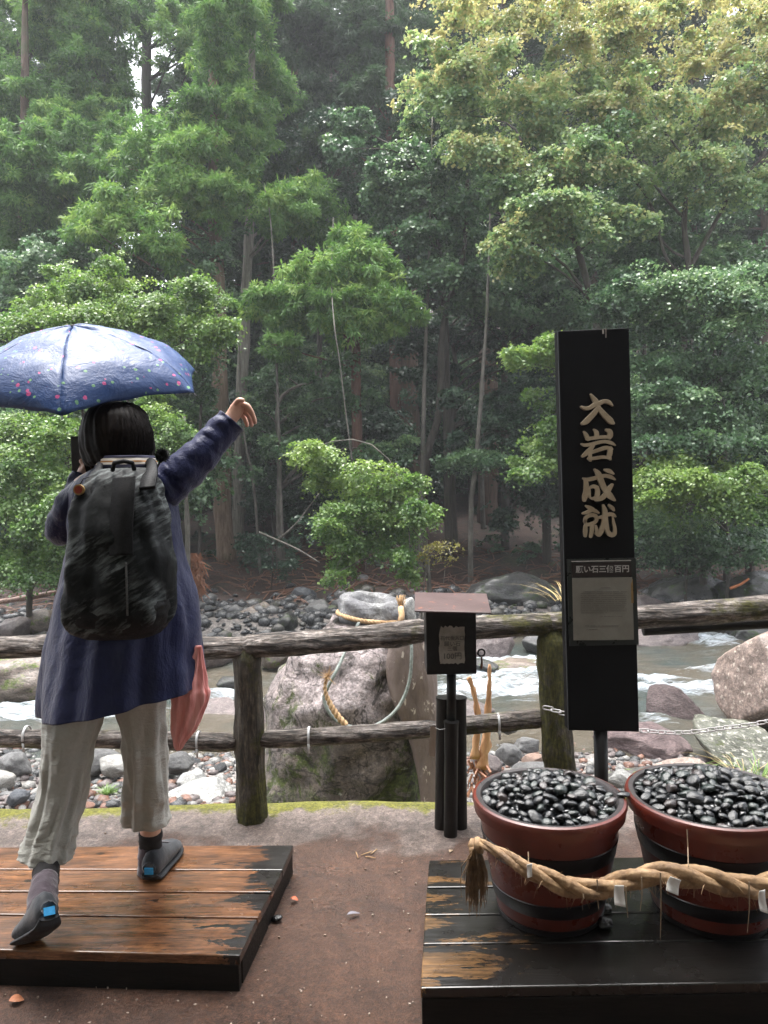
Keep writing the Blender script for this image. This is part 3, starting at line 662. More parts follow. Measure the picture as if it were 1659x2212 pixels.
cl = [C_(*a) for a in ((905, 410, 62, 34, 19, .55), (860, 450, 42, 30, 19, .5), (960, 470, 55, 30, 18.8, .6), (900, 500, 50, 22, 18.7, .4), (1000, 440, 40, 30, 19, .45), (880, 340, 50, 36, 19.5, .4), (980, 350, 55, 30, 19.4, .4), (830, 400, 30, 30, 19.4, .35), (940, 590, 50, 26, 18.5, .45), (1010, 600, 36, 20, 18.5, .3), (740, 320, 30, 22, 20, .35), (760, 270, 30, 20, 20, .4))]
tree('broadleaf_tree', 'green broadleaf tree with glossy boughs right of the bare reddish trunk', [gz(P(968, 1100, 19.6)), P(964, 800, 19.5), P(955, 600, 19.4), P(925, 380, 19.4)], [.11, .09, .07, .03], cl, 'broad', 26000, .085, 'green', BK['dark'], 12)
cl = [C_(*a) for a in ((1500, 620, 110, 34, 14.6, .65), (1595, 640, 60, 32, 14.4, .7), (1400, 650, 70, 30, 14.7, .5), (1330, 670, 50, 26, 14.8, .4), (1590, 715, 60, 26, 14.3, .6), (1470, 700, 80, 30, 14.7, .4), (1640, 600, 40, 26, 14.6, .6), (1350, 610, 40, 30, 15.2, .4))]
tree('maple_tree', 'maple bough layer with silvery glossy leaves right of the sign top', [gz(P(1570, 1150, 15.4)), P(1560, 900, 15.3), P(1530, 700, 15.2)], [.08, .07, .04], cl, 'broad', 24000, .062, 'green', BK['dark'], 13)
cl = [C_(*a) for a in ((1440, 790, 62, 34, 14.4, .5), (1530, 800, 70, 36, 14.4, .45), (1620, 800, 50, 34, 14.4, .5), (1400, 850, 40, 30, 14.3, .5), (1480, 880, 70, 34, 14.2, .5), (1580, 890, 70, 40, 14.2, .5), (1400, 930, 45, 26, 14, .5), (1500, 950, 60, 22, 14, .45), (1620, 960, 50, 24, 14, .5))]
tree('broadleaf_tree', 'dense green tree right of the golden letters on the sign', [gz(P(1520, 1190, 15)), P(1515, 1000, 15), P(1510, 850, 15)], [.07, .06, .03], cl, 'broad', 26000, .06, 'green', BK['dark'], 14)
cl = [C_(*a) for a in ((1440, 1035, 62, 24, 13.4, .85), (1530, 1045, 75, 28, 13.3, .75), (1480, 1000, 55, 20, 13.5, .7), (1610, 1040, 45, 26, 13.4, .6), (1400, 1070, 36, 18, 13.4, .7), (1590, 1090, 50, 22, 13.4, .45), (1500, 1090, 55, 22, 13.5, .5))]
tree('maple_tree', 'low maple spray with bright layered leaves above the far rocks right of the sign', [gz(P(1570, 1215, 14.6)), P(1572, 1150, 14.4), P(1540, 1050, 14.2)], [.035, .03, .015], cl, 'broad', 20000, .055, 'bright', BK['pale'], 15)
cl = [C_(*a) for a in ((1430, 1130, 55, 30, 14.2, .6), (1520, 1140, 60, 30, 14.3, .45), (1600, 1150, 55, 28, 14.5, .35), (1470, 1180, 45, 22, 14.2, .5), (1390, 1120, 26, 30, 14.4, .5), (1560, 1195, 50, 20, 14.2, .3), (1420, 1200, 40, 18, 14.2, .3), (1630, 1190, 50, 24, 14.3, .3), (1500, 1215, 40, 16, 14.1, .3))]
tree('shrub', 'dim green shrub at the foot of the far trees right of the sign', [gz(P(1480, 1220, 14.6)), P(1485, 1160, 14.5)], [.03, .015], cl, 'broad', 12000, .055, 'green', BK['dark'], 16, cat='shrub')
cl = [C_(*a) for a in ((1150, 765, 52, 24, 14, .8), (1115, 780, 24, 16, 13.9, .8), (1190, 745, 30, 20, 14.1, .6), (1180, 960, 36, 28, 14.3, .55), (1165, 1000, 34, 20, 14.2, .6), (1195, 920, 25, 30, 14.4, .4), (1190, 870, 25, 30, 14.6, .3), (1150, 1020, 26, 14, 14.2, .4))]
tree('maple_tree', 'maple sprays poking out left of the black sign', [gz(P(1290, 1200, 14.8)), P(1285, 950, 14.6), P(1240, 800, 14.4), P(1200, 745, 14.2)], [.05, .045, .03, .015], cl, 'broad', 12000, .06, 'bright', BK['dark'], 17)
# bushes at left
cl = [C_(*a) for a in ((90, 650, 40, 30, 15.4, .7), (180, 620, 50, 36, 15.6, .6), (330, 660, 80, 36, 15.2, .6), (250, 640, 50, 34, 15.4, .65), (430, 700, 50, 26, 15, .75), (180, 680, 85, 30, 15, .7), (60, 700, 60, 26, 15, .6), (390, 740, 60, 24, 14.8, .5), (300, 700, 70, 24, 14.9, .65), (450, 650, 30, 30, 15.4, .35), (140, 590, 30, 20, 15.6, .6))]
tree('broadleaf_tree', 'light green small-leaved tree just above the umbrella', [gz(P(250, 1150, 16.4)), P(255, 900, 16.2), P(262, 690, 16)], [.1, .08, .05], cl, 'broad', 34000, .055, 'bright', BK['dark'], 18)
cl = [C_(*a) for a in ((45, 920, 80, 40, 13.4, .6), (120, 945, 50, 34, 13.3, .65), (30, 1000, 70, 44, 13.2, .6), (120, 1020, 55, 40, 13.1, .55), (50, 1085, 75, 40, 13, .5), (130, 1100, 50, 36, 13, .5), (60, 1160, 70, 34, 12.9, .45), (120, 1200, 40, 28, 12.8, .5), (10, 1200, 40, 24, 12.9, .4), (-40, 1080, 50, 90, 13.4, .4), (150, 1170, 40, 30, 12.9, .45), (40, 1225, 60, 24, 13, .4), (110, 1240, 40, 18, 13, .35), (-20, 1235, 50, 22, 13, .35), (170, 1225, 30, 18, 13, .35))]
tree('shrub', 'large pale green bush on the far bank left of the walker', [gz(P(60, 1262, 13.8)), P(62, 1150, 13.7), P(66, 1000, 13.6)], [.06, .05, .02], cl, 'broad', 40000, .05, 'bright', BK['dark'], 19, cat='shrub')
cl = [C_(*a) for a in ((335, 905, 36, 28, 14, .6), (365, 940, 30, 36, 13.9, .5), (350, 990, 30, 30, 14, .4), (395, 985, 18, 14, 13.6, .8), (420, 950, 16, 16, 13.8, .3), (330, 860, 30, 20, 14.2, .5))]
tree('shrub', 'leafy bush behind the walker\'s head and right shoulder', [gz(P(404, 1255, 14.4)), P(405, 1100, 14.3), P(380, 980, 14.2)], [.035, .03, .015], cl, 'broad', 12000, .05, 'bright', BK['pale'], 20, cat='shrub')
cl = [C_(*a) for a in ((440, 720, 30, 30, 17, .6), (430, 780, 36, 30, 17, .5), (410, 740, 30, 20, 17, .5), (445, 850, 12, 16, 17, .4))]
tree('broadleaf_tree', 'thin leafy sapling climbing beside the straight brown trunk above the umbrella tip', [gz(P(430, 1230, 17.6)), P(432, 950, 17.5), P(440, 780, 17.4)], [.04, .035, .015], cl, 'broad', 9000, .06, 'green', BK['dark'], 21)
# overhanging bright bush in the middle
cl = [C_(*a) for a in ((672, 968, 32, 14, 13.6, .85), (700, 985, 38, 20, 13.6, .85), (712, 1010, 34, 14, 13.6, .6), (800, 1020, 48, 20, 13.4, .8), (745, 1045, 48, 24, 13.4, .75), (855, 1050, 42, 28, 13.4, .7), (800, 1075, 54, 26, 13.2, .7), (900, 1100, 38, 26, 13.3, .6), (730, 1110, 40, 28, 13.2, .5), (800, 1130, 52, 28, 13.1, .5), (870, 1145, 40, 26, 13.1, .5), (715, 1150, 26, 24, 13.1, .35), (760, 1180, 46, 24, 13, .4), (820, 1175, 30, 22, 13.1, .35), (735, 1215, 30, 20, 13, .4), (720, 1245, 16, 12, 13, .5), (872, 1200, 24, 28, 13, .35), (885, 1240, 18, 18, 13, .5), (928, 1120, 18, 10, 13.4, .6))]
lim = [([P(908, 1106, 13.9), P(850, 1060, 13.6), P(770, 1045, 13.5), P(680, 985, 13.6)], .018, .005), ([P(850, 1060, 13.6), P(880, 1130, 13.3), P(886, 1190, 13.1), P(895, 1240, 13)], .014, .004), ([P(850, 1060, 13.6), P(800, 1120, 13.3), P(750, 1180, 13.1), P(722, 1240, 13)], .013, .004),
       ([P(880, 1130, 13.3), P(925, 1180, 13.2), P(960, 1195, 13.2), (P(962, 1215, 13.2)), P(958, 1262, 13.1)], .009, .003)]
tree('camellia_bush', 'bright green bush drooping over the far bank in the middle', [gz(P(930, 1215, 14.6)), P(918, 1160, 14.3), P(908, 1106, 13.9)], [.05, .04, .025], cl, 'broad', 30000, .052, 'bright', BK['pale'], 22, cat='bush', extra_limbs=lim)
cl = [C_(*a) for a in ((955, 1185, 30, 14, 13.1, .8), (935, 1200, 20, 12, 13.1, .7), (975, 1210, 14, 7, 13, .9))]
tree('twiggy_shrub', 'sparse yellowish twiggy shrub right of the drooping green bush', [gz(P(905, 1240, 13.6)), P(925, 1195, 13.4), P(960, 1180, 13.2)], [.015, .012, .004], cl, 'broad', 380, .035, leaf_mat('yellowed_foliage', [(0, (.08, .09, .02)), (1, (.2, .18, .045))]), BK['pale'], 23, cat='shrub')
cl = [C_(*a) for a in ((1020, 985, 50, 12, 17, .6), (985, 1000, 30, 10, 16.8, .4), (1055, 1000, 28, 10, 17, .4))]
tree('sapling', 'leaning sapling with one flat umbrella-like leaf layer left of the sign', [gz(P(1014, 1150, 17.4)), P(1018, 1090, 17.3), P(1028, 1000, 17.2), P(1036, 900, 17.2), P(1050, 700, 17.3), P(1056, 560, 17.5), P(1062, 380, 18)], [.06, .055, .05, .045, .035, .03, .02], cl, 'broad', 5000, .06, 'green', BK['pale'], 24)
cl = [C_(*a) for a in ((830, 970, 50, 18, 17.5, .6), (800, 990, 30, 16, 17.4, .4), (870, 985, 24, 12, 17.4, .5))]+fill([(560, 760), (760, 780), (760, 960), (600, 990), (540, 900)], 16, (26, 48), 19.5, .45, R1, .45)
tree('broadleaf_tree', 'dark understory tree with layered leaves right of the waving hand', [gz(P(600, 1190, 19)), P(604, 1000, 19), P(606, 860, 19), P(700, 820, 19)], [.07, .06, .045, .02], cl, 'broad', 26000, .075, 'green', BK['pale'], 25)
cl = fill([(870, 700), (1200, 640), (1200, 900), (1060, 960), (1000, 880), (900, 880)], 20, (26, 50), 20, .4, R1, .42)
tree('broadleaf_tree', 'dim layered understory tree between the middle cedar and the sign', [gz(P(978, 1150, 20.5)), P(975, 950, 20.4), P(985, 800, 20.3), P(965, 700, 20.2)], [.12, .1, .07, .03], cl, 'broad', 26000, .08, 'dark', BK['dark'], 26)
cl = fill([(540, 1120), (680, 1120), (640, 1230), (540, 1240)], 6, (18, 34), 16.5, .35, R1, .6)
tree('shrub', 'thin dim shrub by the foot of the straight brown trunk', [gz(P(585, 1250, 17)), P(590, 1180, 16.8)], [.02, .01], cl, 'broad', 1800, .06, 'dark', BK['dark'], 27, cat='shrub')
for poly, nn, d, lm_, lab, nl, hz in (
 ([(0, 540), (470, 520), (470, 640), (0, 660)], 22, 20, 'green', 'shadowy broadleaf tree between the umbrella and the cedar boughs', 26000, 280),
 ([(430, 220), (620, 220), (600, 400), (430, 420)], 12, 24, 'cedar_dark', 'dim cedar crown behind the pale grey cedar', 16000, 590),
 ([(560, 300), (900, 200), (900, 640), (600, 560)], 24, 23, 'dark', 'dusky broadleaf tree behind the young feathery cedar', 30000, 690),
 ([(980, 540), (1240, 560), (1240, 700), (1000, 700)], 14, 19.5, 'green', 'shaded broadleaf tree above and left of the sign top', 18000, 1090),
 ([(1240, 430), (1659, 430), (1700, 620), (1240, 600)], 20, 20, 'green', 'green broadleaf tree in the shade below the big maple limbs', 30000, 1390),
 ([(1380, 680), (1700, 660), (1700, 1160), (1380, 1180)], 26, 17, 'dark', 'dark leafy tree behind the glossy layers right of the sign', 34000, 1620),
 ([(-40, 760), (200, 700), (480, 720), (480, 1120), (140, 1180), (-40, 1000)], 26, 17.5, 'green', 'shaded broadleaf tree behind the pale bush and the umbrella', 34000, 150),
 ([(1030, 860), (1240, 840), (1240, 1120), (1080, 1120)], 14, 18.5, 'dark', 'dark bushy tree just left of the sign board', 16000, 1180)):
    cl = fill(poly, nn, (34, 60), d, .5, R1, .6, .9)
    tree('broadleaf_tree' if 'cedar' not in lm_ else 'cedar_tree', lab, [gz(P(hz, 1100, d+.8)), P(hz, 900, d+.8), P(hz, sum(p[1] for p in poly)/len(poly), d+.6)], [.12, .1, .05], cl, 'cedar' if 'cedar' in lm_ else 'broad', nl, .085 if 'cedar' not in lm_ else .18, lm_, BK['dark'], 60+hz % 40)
# low undergrowth on the forest floor
cl = []
for _ in range(330):
    x = R1.uniform(-13, 14); y = R1.uniform(18.8, 36); x *= y/22; cl.append((x, y, terrain(x, y)+.1, R1.uniform(.3, .8), R1.uniform(.3, .8), R1.uniform(.1, .3), R1.uniform(0, .8), 1))
o = link('undergrowth', leaf_mesh('undergrowth', cl, 'broad', 44000, .11, LM['dark'], 77)); tag(o, 'low dark undergrowth on the forest floor', kind='stuff')
# single slender trunks
def pole(label, pts, r0, r1, bk, name='slender_trunk', group=None):
    cp = curve_pts([tuple(p) for p in pts], len(pts)*4); b = B(); base = Vector(pts[0])
    b.tube([Vector(p)-base for p in cp], [r0+(r1-r0)*i/(len(cp)-1) for i in range(len(cp))], 8, wob=.3)
    o = b.build(name, BK[bk] if isinstance(bk, str) else bk, None, True); o.location = base; return tag(o, label, 'tree trunk' if name == 'slender_trunk' else name.replace('_', ' '), group)
pole('mottled thin trunk with white lichen right of the pale grey cedar', [gz(P(612, 1180, 18)), P(606, 1080, 18), P(603, 950, 18), P(598, 800, 18), P(594, 640, 18.3), P(584, 470, 18.8), P(570, 400, 19.2)], .05, .008, 'pale')
pole('thin leaning pale trunk low behind the waving arm', [gz(P(560, 1130, 18.4)), P(548, 1050, 18.4), P(530, 960, 18.5), P(520, 860, 18.6), P(514, 700, 18.9)], .035, .025, 'pale')
pole('grey trunk beside the walker\'s back, rising to the right shoulder', [gz(P(405, 1240, 15)), P(403, 1140, 15), P(402, 1040, 15), P(398, 900, 15.2)], .04, .03, 'pale')
pole('slanting grey trunk deep in the wood left of the vine', [gz(P(676, 960, 27)), P(684, 800, 27), P(690, 720, 27.2), P(700, 560, 27.5), P(712, 300, 28), P(720, -60, 29)], .1, .04, 'pale')
pole('crooked trunk that forks left behind the drooping bush', [gz(P(905, 1130, 18)), P(912, 1020, 18), P(915, 900, 18), P(918, 780, 18.2), P(925, 600, 18.6), P(930, 420, 19), P(934, 250, 19.4)], .07, .015, 'pale')
pole('curved trunk that leans right behind the drooping bush', [gz(P(904, 1125, 18.6)), P(920, 1000, 18.6), P(948, 890, 18.7), P(958, 700, 18.9), P(1000, 560, 19), P(1010, 380, 19.3)], .12, .045, 'dark')
pole('stout dim cedar trunk in the shade left of the sapling', [gz(P(885, 1100, 24)), P(884, 900, 24), P(880, 600, 24.3)], .38, .3, 'cedar')
pole('stout dim cedar trunk in the shade left of the sign', [gz(P(1052, 1080, 23)), P(1055, 900, 23), P(1060, 600, 23.3)], .33, .27, 'cedar')
pole('slim dim trunk standing against the stout shaded cedar left of the sign', [gz(P(1042, 1030, 22)), P(1040, 930, 22), P(1046, 700, 22.3)], .07, .05, 'pale')
pole('high dark trunk near the top centre, left of the thickest one', [gz(P(640, 900, 29)), P(638, 500, 29), P(636, 100, 29), P(634, -100, 29)], .17, .11, 'cedar')
pole('long thin pale vine hanging from the canopy down to the bright bush', [P(762, 1005, 15.6), P(748, 900, 15.6), P(735, 790, 15.7), P(722, 700, 15.8), P(716, 600, 17.2), P(720, 470, 18.2)], .016, .010, 'pale', 'vine')
pole('fallen bare pole lying on the far bank left of the walker', [P(-60, 1306, 13.9), P(40, 1294, 13.9), P(150, 1275, 13.9)], .055, .045, rock_mat('wet_barkless_wood', [(.16, .08, .06), (.30, .17, .13), (.42, .27, .22)], 3), 'log')
pole('short orange branch lying on the rocks right of the sign', [P(1577, 1271, 13.6), P(1600, 1262, 13.6), P(1618, 1250, 13.6)], .03, .02, simple('orange_wood', [(.3, .09, .03), (.45, .16, .06)], 20), 'branch')
pole('thin fallen branch slanting through the shade left of the drooping bush', [P(690, 1215, 14.6), P(640, 1185, 14.8), P(560, 1150, 15)], .012, .02, 'pale', 'branch')
pole('thin forked branch rising from the bank left of the drooping bush', [P(600, 1165, 15), P(640, 1130, 15), P(690, 1065, 15)], .016, .008, 'pale', 'branch')

# the wood on the slope behind: copies of a few built trees --------
def proto(kind, seed):
    r = random.Random(seed); t = empty('cedar_tree' if kind == 'cedar' else 'understory_tree', (0, 0, 0)); b = B(); cl = []
    if kind == 'cedar':
        H = 21; b.tube([Vector((r.gauss(0, .05), r.gauss(0, .05), z)) for z in np.linspace(-.5, H, 9)], list(np.linspace(.27, .03, 9)), 8, wob=.2)
        z = H*.30
        while z < H:
            u = (z-H*.30)/(H*.70); L = 2.9*(1-u)**.7*(.55+.45*min(1, u*5))+.25; a = r.uniform(0, 6.28)
            for k in range(3):
                a += 2.1+r.uniform(-.5, .5); l = L*r.uniform(.6, 1.1)
                tip = Vector((math.cos(a)*l, math.sin(a)*l, z-.12*l+r.uniform(-.2, .2)))
                b.tube([Vector((0, 0, z-.1)), Vector((tip.x*.5, tip.y*.5, z-.1*l)), tip], [.05*(1-u)+.015, .03, .01], 5)
                for f in (.5, .95): cl.append((tip.x*f, tip.y*f, z-.1*l*f+.1, .30+.3*L/3, .30+.3*L/3, .32, r.uniform(.1, .75), 1))
            z += r.uniform(.42, .68)
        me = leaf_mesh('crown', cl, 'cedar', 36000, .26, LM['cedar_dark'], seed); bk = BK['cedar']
    else:
        H = r.uniform(4.5, 6.5); b.tube([Vector((r.gauss(0, .12), r.gauss(0, .12), z)) for z in np.linspace(-.5, H*.8, 6)], list(np.linspace(.09, .02, 6)), 6, wob=.2)
        for k in range(26):
            a = r.uniform(0, 6.28); z = r.uniform(.12, 1)*H; l = (1.9*math.sin(PI*min(1, .25+.75*z/H*.9)))*r.uniform(.3, 1)
            p = Vector((math.cos(a)*l, math.sin(a)*l, z)); b.tube([Vector((0, 0, z*.75)), p], [.025, .008], 4)
            cl.append((p.x, p.y, z, r.uniform(.45, .8), r.uniform(.45, .8), r.uniform(.2, .32), r.uniform(.1, .9), 1))
        me = leaf_mesh('crown', cl, 'broad', 26000, .10, LM['dark' if seed % 2 else 'green'], seed); bk = BK['dark']
    tr = b.build('trunk', bk, None, True); tr.parent = t; c = link('crown', me); c.parent = t
    return t
def dup(root, loc, rz, s, label, group):
    o = root.copy(); COL.objects.link(o); o.location = loc; o.rotation_euler = (0, 0, rz); o.scale = s; tag(o, label, 'tree', group)
    for ch in root.children: c = ch.copy(); COL.objects.link(c); c.parent = o
    return o
pc = [proto('cedar', 30+i) for i in range(3)]; pu = [proto('under', 40+i) for i in range(4)]
first = set()
def place(pr, u, d, s, rz, label, group):
    p = P(u, 1000, d); loc = Vector((p.x, p.y, terrain(p.x, p.y))); sc = (s, s, s)
    if pr.name not in first:
        first.add(pr.name); pr.location = loc; pr.rotation_euler = (0, 0, rz); pr.scale = sc; tag(pr, label, 'tree', group); return
    dup(pr, loc, rz, sc, label, group)
R2 = random.Random(21)
def side(u): return 'towards the left edge' if u < 420 else 'left of the middle' if u < 830 else 'right of the middle' if u < 1200 else 'near the right edge'
for d, n, s in ((29, 9, .95), (35, 11, 1.0), (42, 12, 1.0), (51, 13, 1.0), (62, 14, 1.05)):
    for i in range(n):
        u = -120+(i+.5+R2.uniform(-.35, .35))*1900/n; dd = d+R2.uniform(-2.5, 2.5)
        if 190 < u < 465: continue
        place(R2.choice(pc), u, dd, s*R2.uniform(.85, 1.12), R2.uniform(0, 6.28), 'tall cedar in the %s of the wood, %s' % ({29: 'front row', 35: 'second row', 42: 'middle row', 51: 'fourth row', 62: 'last row'}[d], side(u)), 'cedars in the wood on the slope')
for d, n in ((22.5, 10), (25.5, 13), (29.5, 15), (34, 17), (40, 18)):
    for i in range(n):
        u = -120+(i+.5+R2.uniform(-.4, .4))*1900/n; dd = d+R2.uniform(-1.2, 1.2)
        if d < 24 and (430 < u < 560 or 820 < u < 1080): dd += 4
        place(R2.choice(pu), u, dd, R2.uniform(.75, 1.25), R2.uniform(0, 6.28), 'leafy understory tree %s, %s' % ({22.5: 'at the foot of the slope', 25.5: 'low on the slope', 29.5: 'among the front cedars', 34: 'among the second cedars', 40: 'high among the far cedars'}[d], side(u)), 'understory trees on the slope')
ROOF_Y = 2.15
# ------------------------------------------------------------------ unseen roof assumed over the camera, added to shade the path and sign
b = B()
b.quadbox([Vector((-6, -3.2, 3.5)), Vector((6, -3.2, 3.5)), Vector((6, ROOF_Y, 2.95)), Vector((-6, ROOF_Y, 2.95))], (0, 0, -.05))
for i in range(9): b.quadbox([Vector((-5.6+i*1.4-.04, -3.2, 3.448)), Vector((-5.6+i*1.4+.04, -3.2, 3.448)), Vector((-5.6+i*1.4+.04, ROOF_Y-.05, 2.90)), Vector((-5.6+i*1.4-.04, ROOF_Y-.05, 2.90))], (0, 0, -.1))
tag(b.build('roof', simple('shade_roof_boards', [(.03, .022, .016), (.06, .045, .03)], 5, (1, 6, 1))), kind='structure')

# ------------------------------------------------------------------ the roped boulder
q = N('roped_boulder_rock'); co = q.coord()
f = q.noise(co, 2.2, 10, .66, .5); fine = q.noise(co, 16, 9, .75)
c = q.ramp(f, [(.28, (.16, .12, .115)), (.42, (.34, .275, .265)), (.56, (.52, .44, .435)), (.7, (.34, .275, .26))])
c = q.mix(q.ramp(fine, [(.32, .6), (.46, 0.0)]), c, (.05, .04, .032))
X = q.xyz()
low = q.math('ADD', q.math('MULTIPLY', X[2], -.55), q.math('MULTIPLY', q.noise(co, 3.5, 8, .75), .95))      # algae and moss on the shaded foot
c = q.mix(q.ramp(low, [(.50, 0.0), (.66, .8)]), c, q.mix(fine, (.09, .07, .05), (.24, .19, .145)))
mo = q.math('ADD', q.math('MULTIPLY', X[2], -.09), q.noise(co, 3.1, 9, .78, .6))
mc = q.mix(q.noise(co, 55, 4), (.035, .055, .010), (.13, .17, .028))
mf = q.ramp(mo, [(.525, 0.0), (.59, .92)]); c = q.mix(mf, c, mc)
lich = q.noise(co, 9, 3, .5); c = q.mix(q.ramp(lich, [(.71, 0.0), (.73, .8)]), c, (.55, .55, .47))
c = q.grain(c, co, 5, .6, 1.2, 7, dist=.8); c = q.grain(c, co, 22, .5, 1.3, 5); c = q.grain(c, co, 70, .65, 1.25, 3)
cr = q.ramp(q.noise(co, 1.9, 5, .55, 1.5), [(.485, 0.0), (.497, .85), (.505, .85), (.52, 0.0)]); c = q.mix(cr, c, (.03, .022, .018))
q.col(c); q.rough(q.mix(mf, q.ramp(fine, [(.3, (.22,)*3), (.7, (.5,)*3)]), (.9, .9, .9))); q.bump(q.math('ADD', f, q.math('MULTIPLY', fine, .7)), 1, .09)
BOULD = q.m
BD = 5.3
bt = empty('roped_boulder', P(760, 1760, BD), 'large upright boulder with rope round its knobbed top, mossy foot, behind the fence', 'boulder')
prof = [(1775, 560, 955), (1700, 566, 950), (1620, 572, 945), (1560, 576, 940), (1500, 572, 934), (1460, 596, 928), (1430, 622, 915), (1405, 634, 900), (1385, 660, 890), (1368, 690, 882), (1352, 714, 874), (1342, 728, 866)]
rings = []; NR = 96
pr2 = curve_pts(prof, 60)
vs = []
for (v, a, c_) in pr2:
    cx, hw = (a+c_)/2, (c_-a)/2; o = P(cx, v, BD); r = px(hw, BD)
    for k in range(NR):
        an = 2*PI*k/NR; p = Vector((o.x+r*math.cos(an), o.y+min(r, .55)*.95*math.sin(an), o.z))
        nrm = Vector((math.cos(an), math.sin(an), .2))
        dsp = .10*noise.noise(p*2.1+Vector((3, 0, 1)))+.075*abs(noise.noise(p*4.3))+.035*noise.noise(p*9)+.014*noise.noise(p*22)
        rid = noise.noise(Vector((p.x*2+p.z*2.6, p.y*1.3, p.z*2.2-p.x*1.2))); dsp += .05*max(-.5, min(.5, rid*2))
        vs.append(p+nrm*(dsp if abs(math.cos(an)) < .8 else dsp*.45))
m = len(pr2); fs = [(i*NR+k, (i+1)*NR+k, (i+1)*NR+(k+1) % NR, i*NR+(k+1) % NR) for i in range(m-1) for k in range(NR)]
fs.append(tuple((m-1)*NR+k for k in range(NR)))
o = mk('rock_body', vs, fs, BOULD, bt)
# knobbed cap with a water-worn hollow
capm = rock_mat('grey_knob_rock', [(.07, .07, .08), (.15, .15, .155), (.26, .26, .25)], 5, rough=(.3, .6), bump=.8)
cc = P(800, 1318, BD); vs = []; nr = 26
for i in range(nr):
    t = i/(nr-1)
    for k in range(64):
        an = 2*PI*k/64
        if t < .62: u = t/.62; r = .215*(.96+.10*math.sin(PI*u)); z = -.10+.16*u
        else: u = (t-.62)/.38; r = .215*(1-u)+.001; z = .06+.035*math.sin(PI*min(1, u*1.5))-.075*sm(.3, .75, u)
        p = Vector((math.cos(an)*r, math.sin(an)*r*.8, z+.03*math.cos(an-2.4)*(1-.5*max(0, t-.62))))
        p += Vector((math.cos(an), math.sin(an), .5))*.025*noise.noise(p*11)
        vs.append(cc+p)
fs = [(i*64+k, i*64+(k+1) % 64, (i+1)*64+(k+1) % 64, (i+1)*64+k) for i in range(nr-1) for k in range(64)]
mk('knob', vs, fs, capm, bt)
big(878, 1322, BD+.1, .075, .1, .11, WHT, 90, 'small pale green-white stone wedged beside the knob of the roped boulder', name='stone', sub=4)
# brown leaning slab on its right flank
q = N('brown_flaking_slab'); co = q.coord((1, 1, .8)); f = q.noise(q.coord((6, 6, 1)), 1.5, 8, .7)
c = q.ramp(f, [(.3, (.075, .055, .045)), (.5, (.135, .10, .085)), (.7, (.19, .15, .13))])
k = q.noise(q.coord((1.5, 1, .7)), 14, 5, .65, .5); c = q.mix(q.ramp(k, [(.60, 0.0), (.64, .85)]), c, (.48, .42, .35))
q.col(c); q.rough(.6); q.bump(q.math('ADD', f, k), .6, .02)
SL = [(1385, 842, 935), (1430, 834, 940), (1470, 836, 945), (1510, 846, 945), (1560, 868, 946), (1610, 886, 947), (1680, 902, 948), (1765, 912, 950)]
vs = []; sl2 = curve_pts(SL, 40); d0 = 4.74
for (v, a, c_) in sl2:
    for k in range(24):
        an = 2*PI*k/24; ca, sa = math.cos(an), math.sin(an)
        u = (a+c_)/2+(c_-a)/2*math.copysign(abs(ca)**.6, ca); p = P(u, v, d0+.10*math.copysign(abs(sa)**.6, sa)+.0003*(1765-v))
        p += Vector((0, -1, 0))*(.025*noise.noise(Vector((p.x*9, 1, p.z*2)))+.012*noise.noise(Vector((p.x*30, 1, p.z*6)))); vs.append(p)
m = len(sl2); fs = [(i*24+k, (i+1)*24+k, (i+1)*24+(k+1) % 24, i*24+(k+1) % 24) for i in range(m-1) for k in range(24)]+[tuple(range(24)), tuple((m-1)*24+k for k in range(23, -1, -1))]
sb = mk('leaning_slab', vs, fs, q.m); sb.location = (0, 0, 0); tag(sb, 'brown slab with pale flaking patches standing against the right flank of the roped boulder', 'slab')

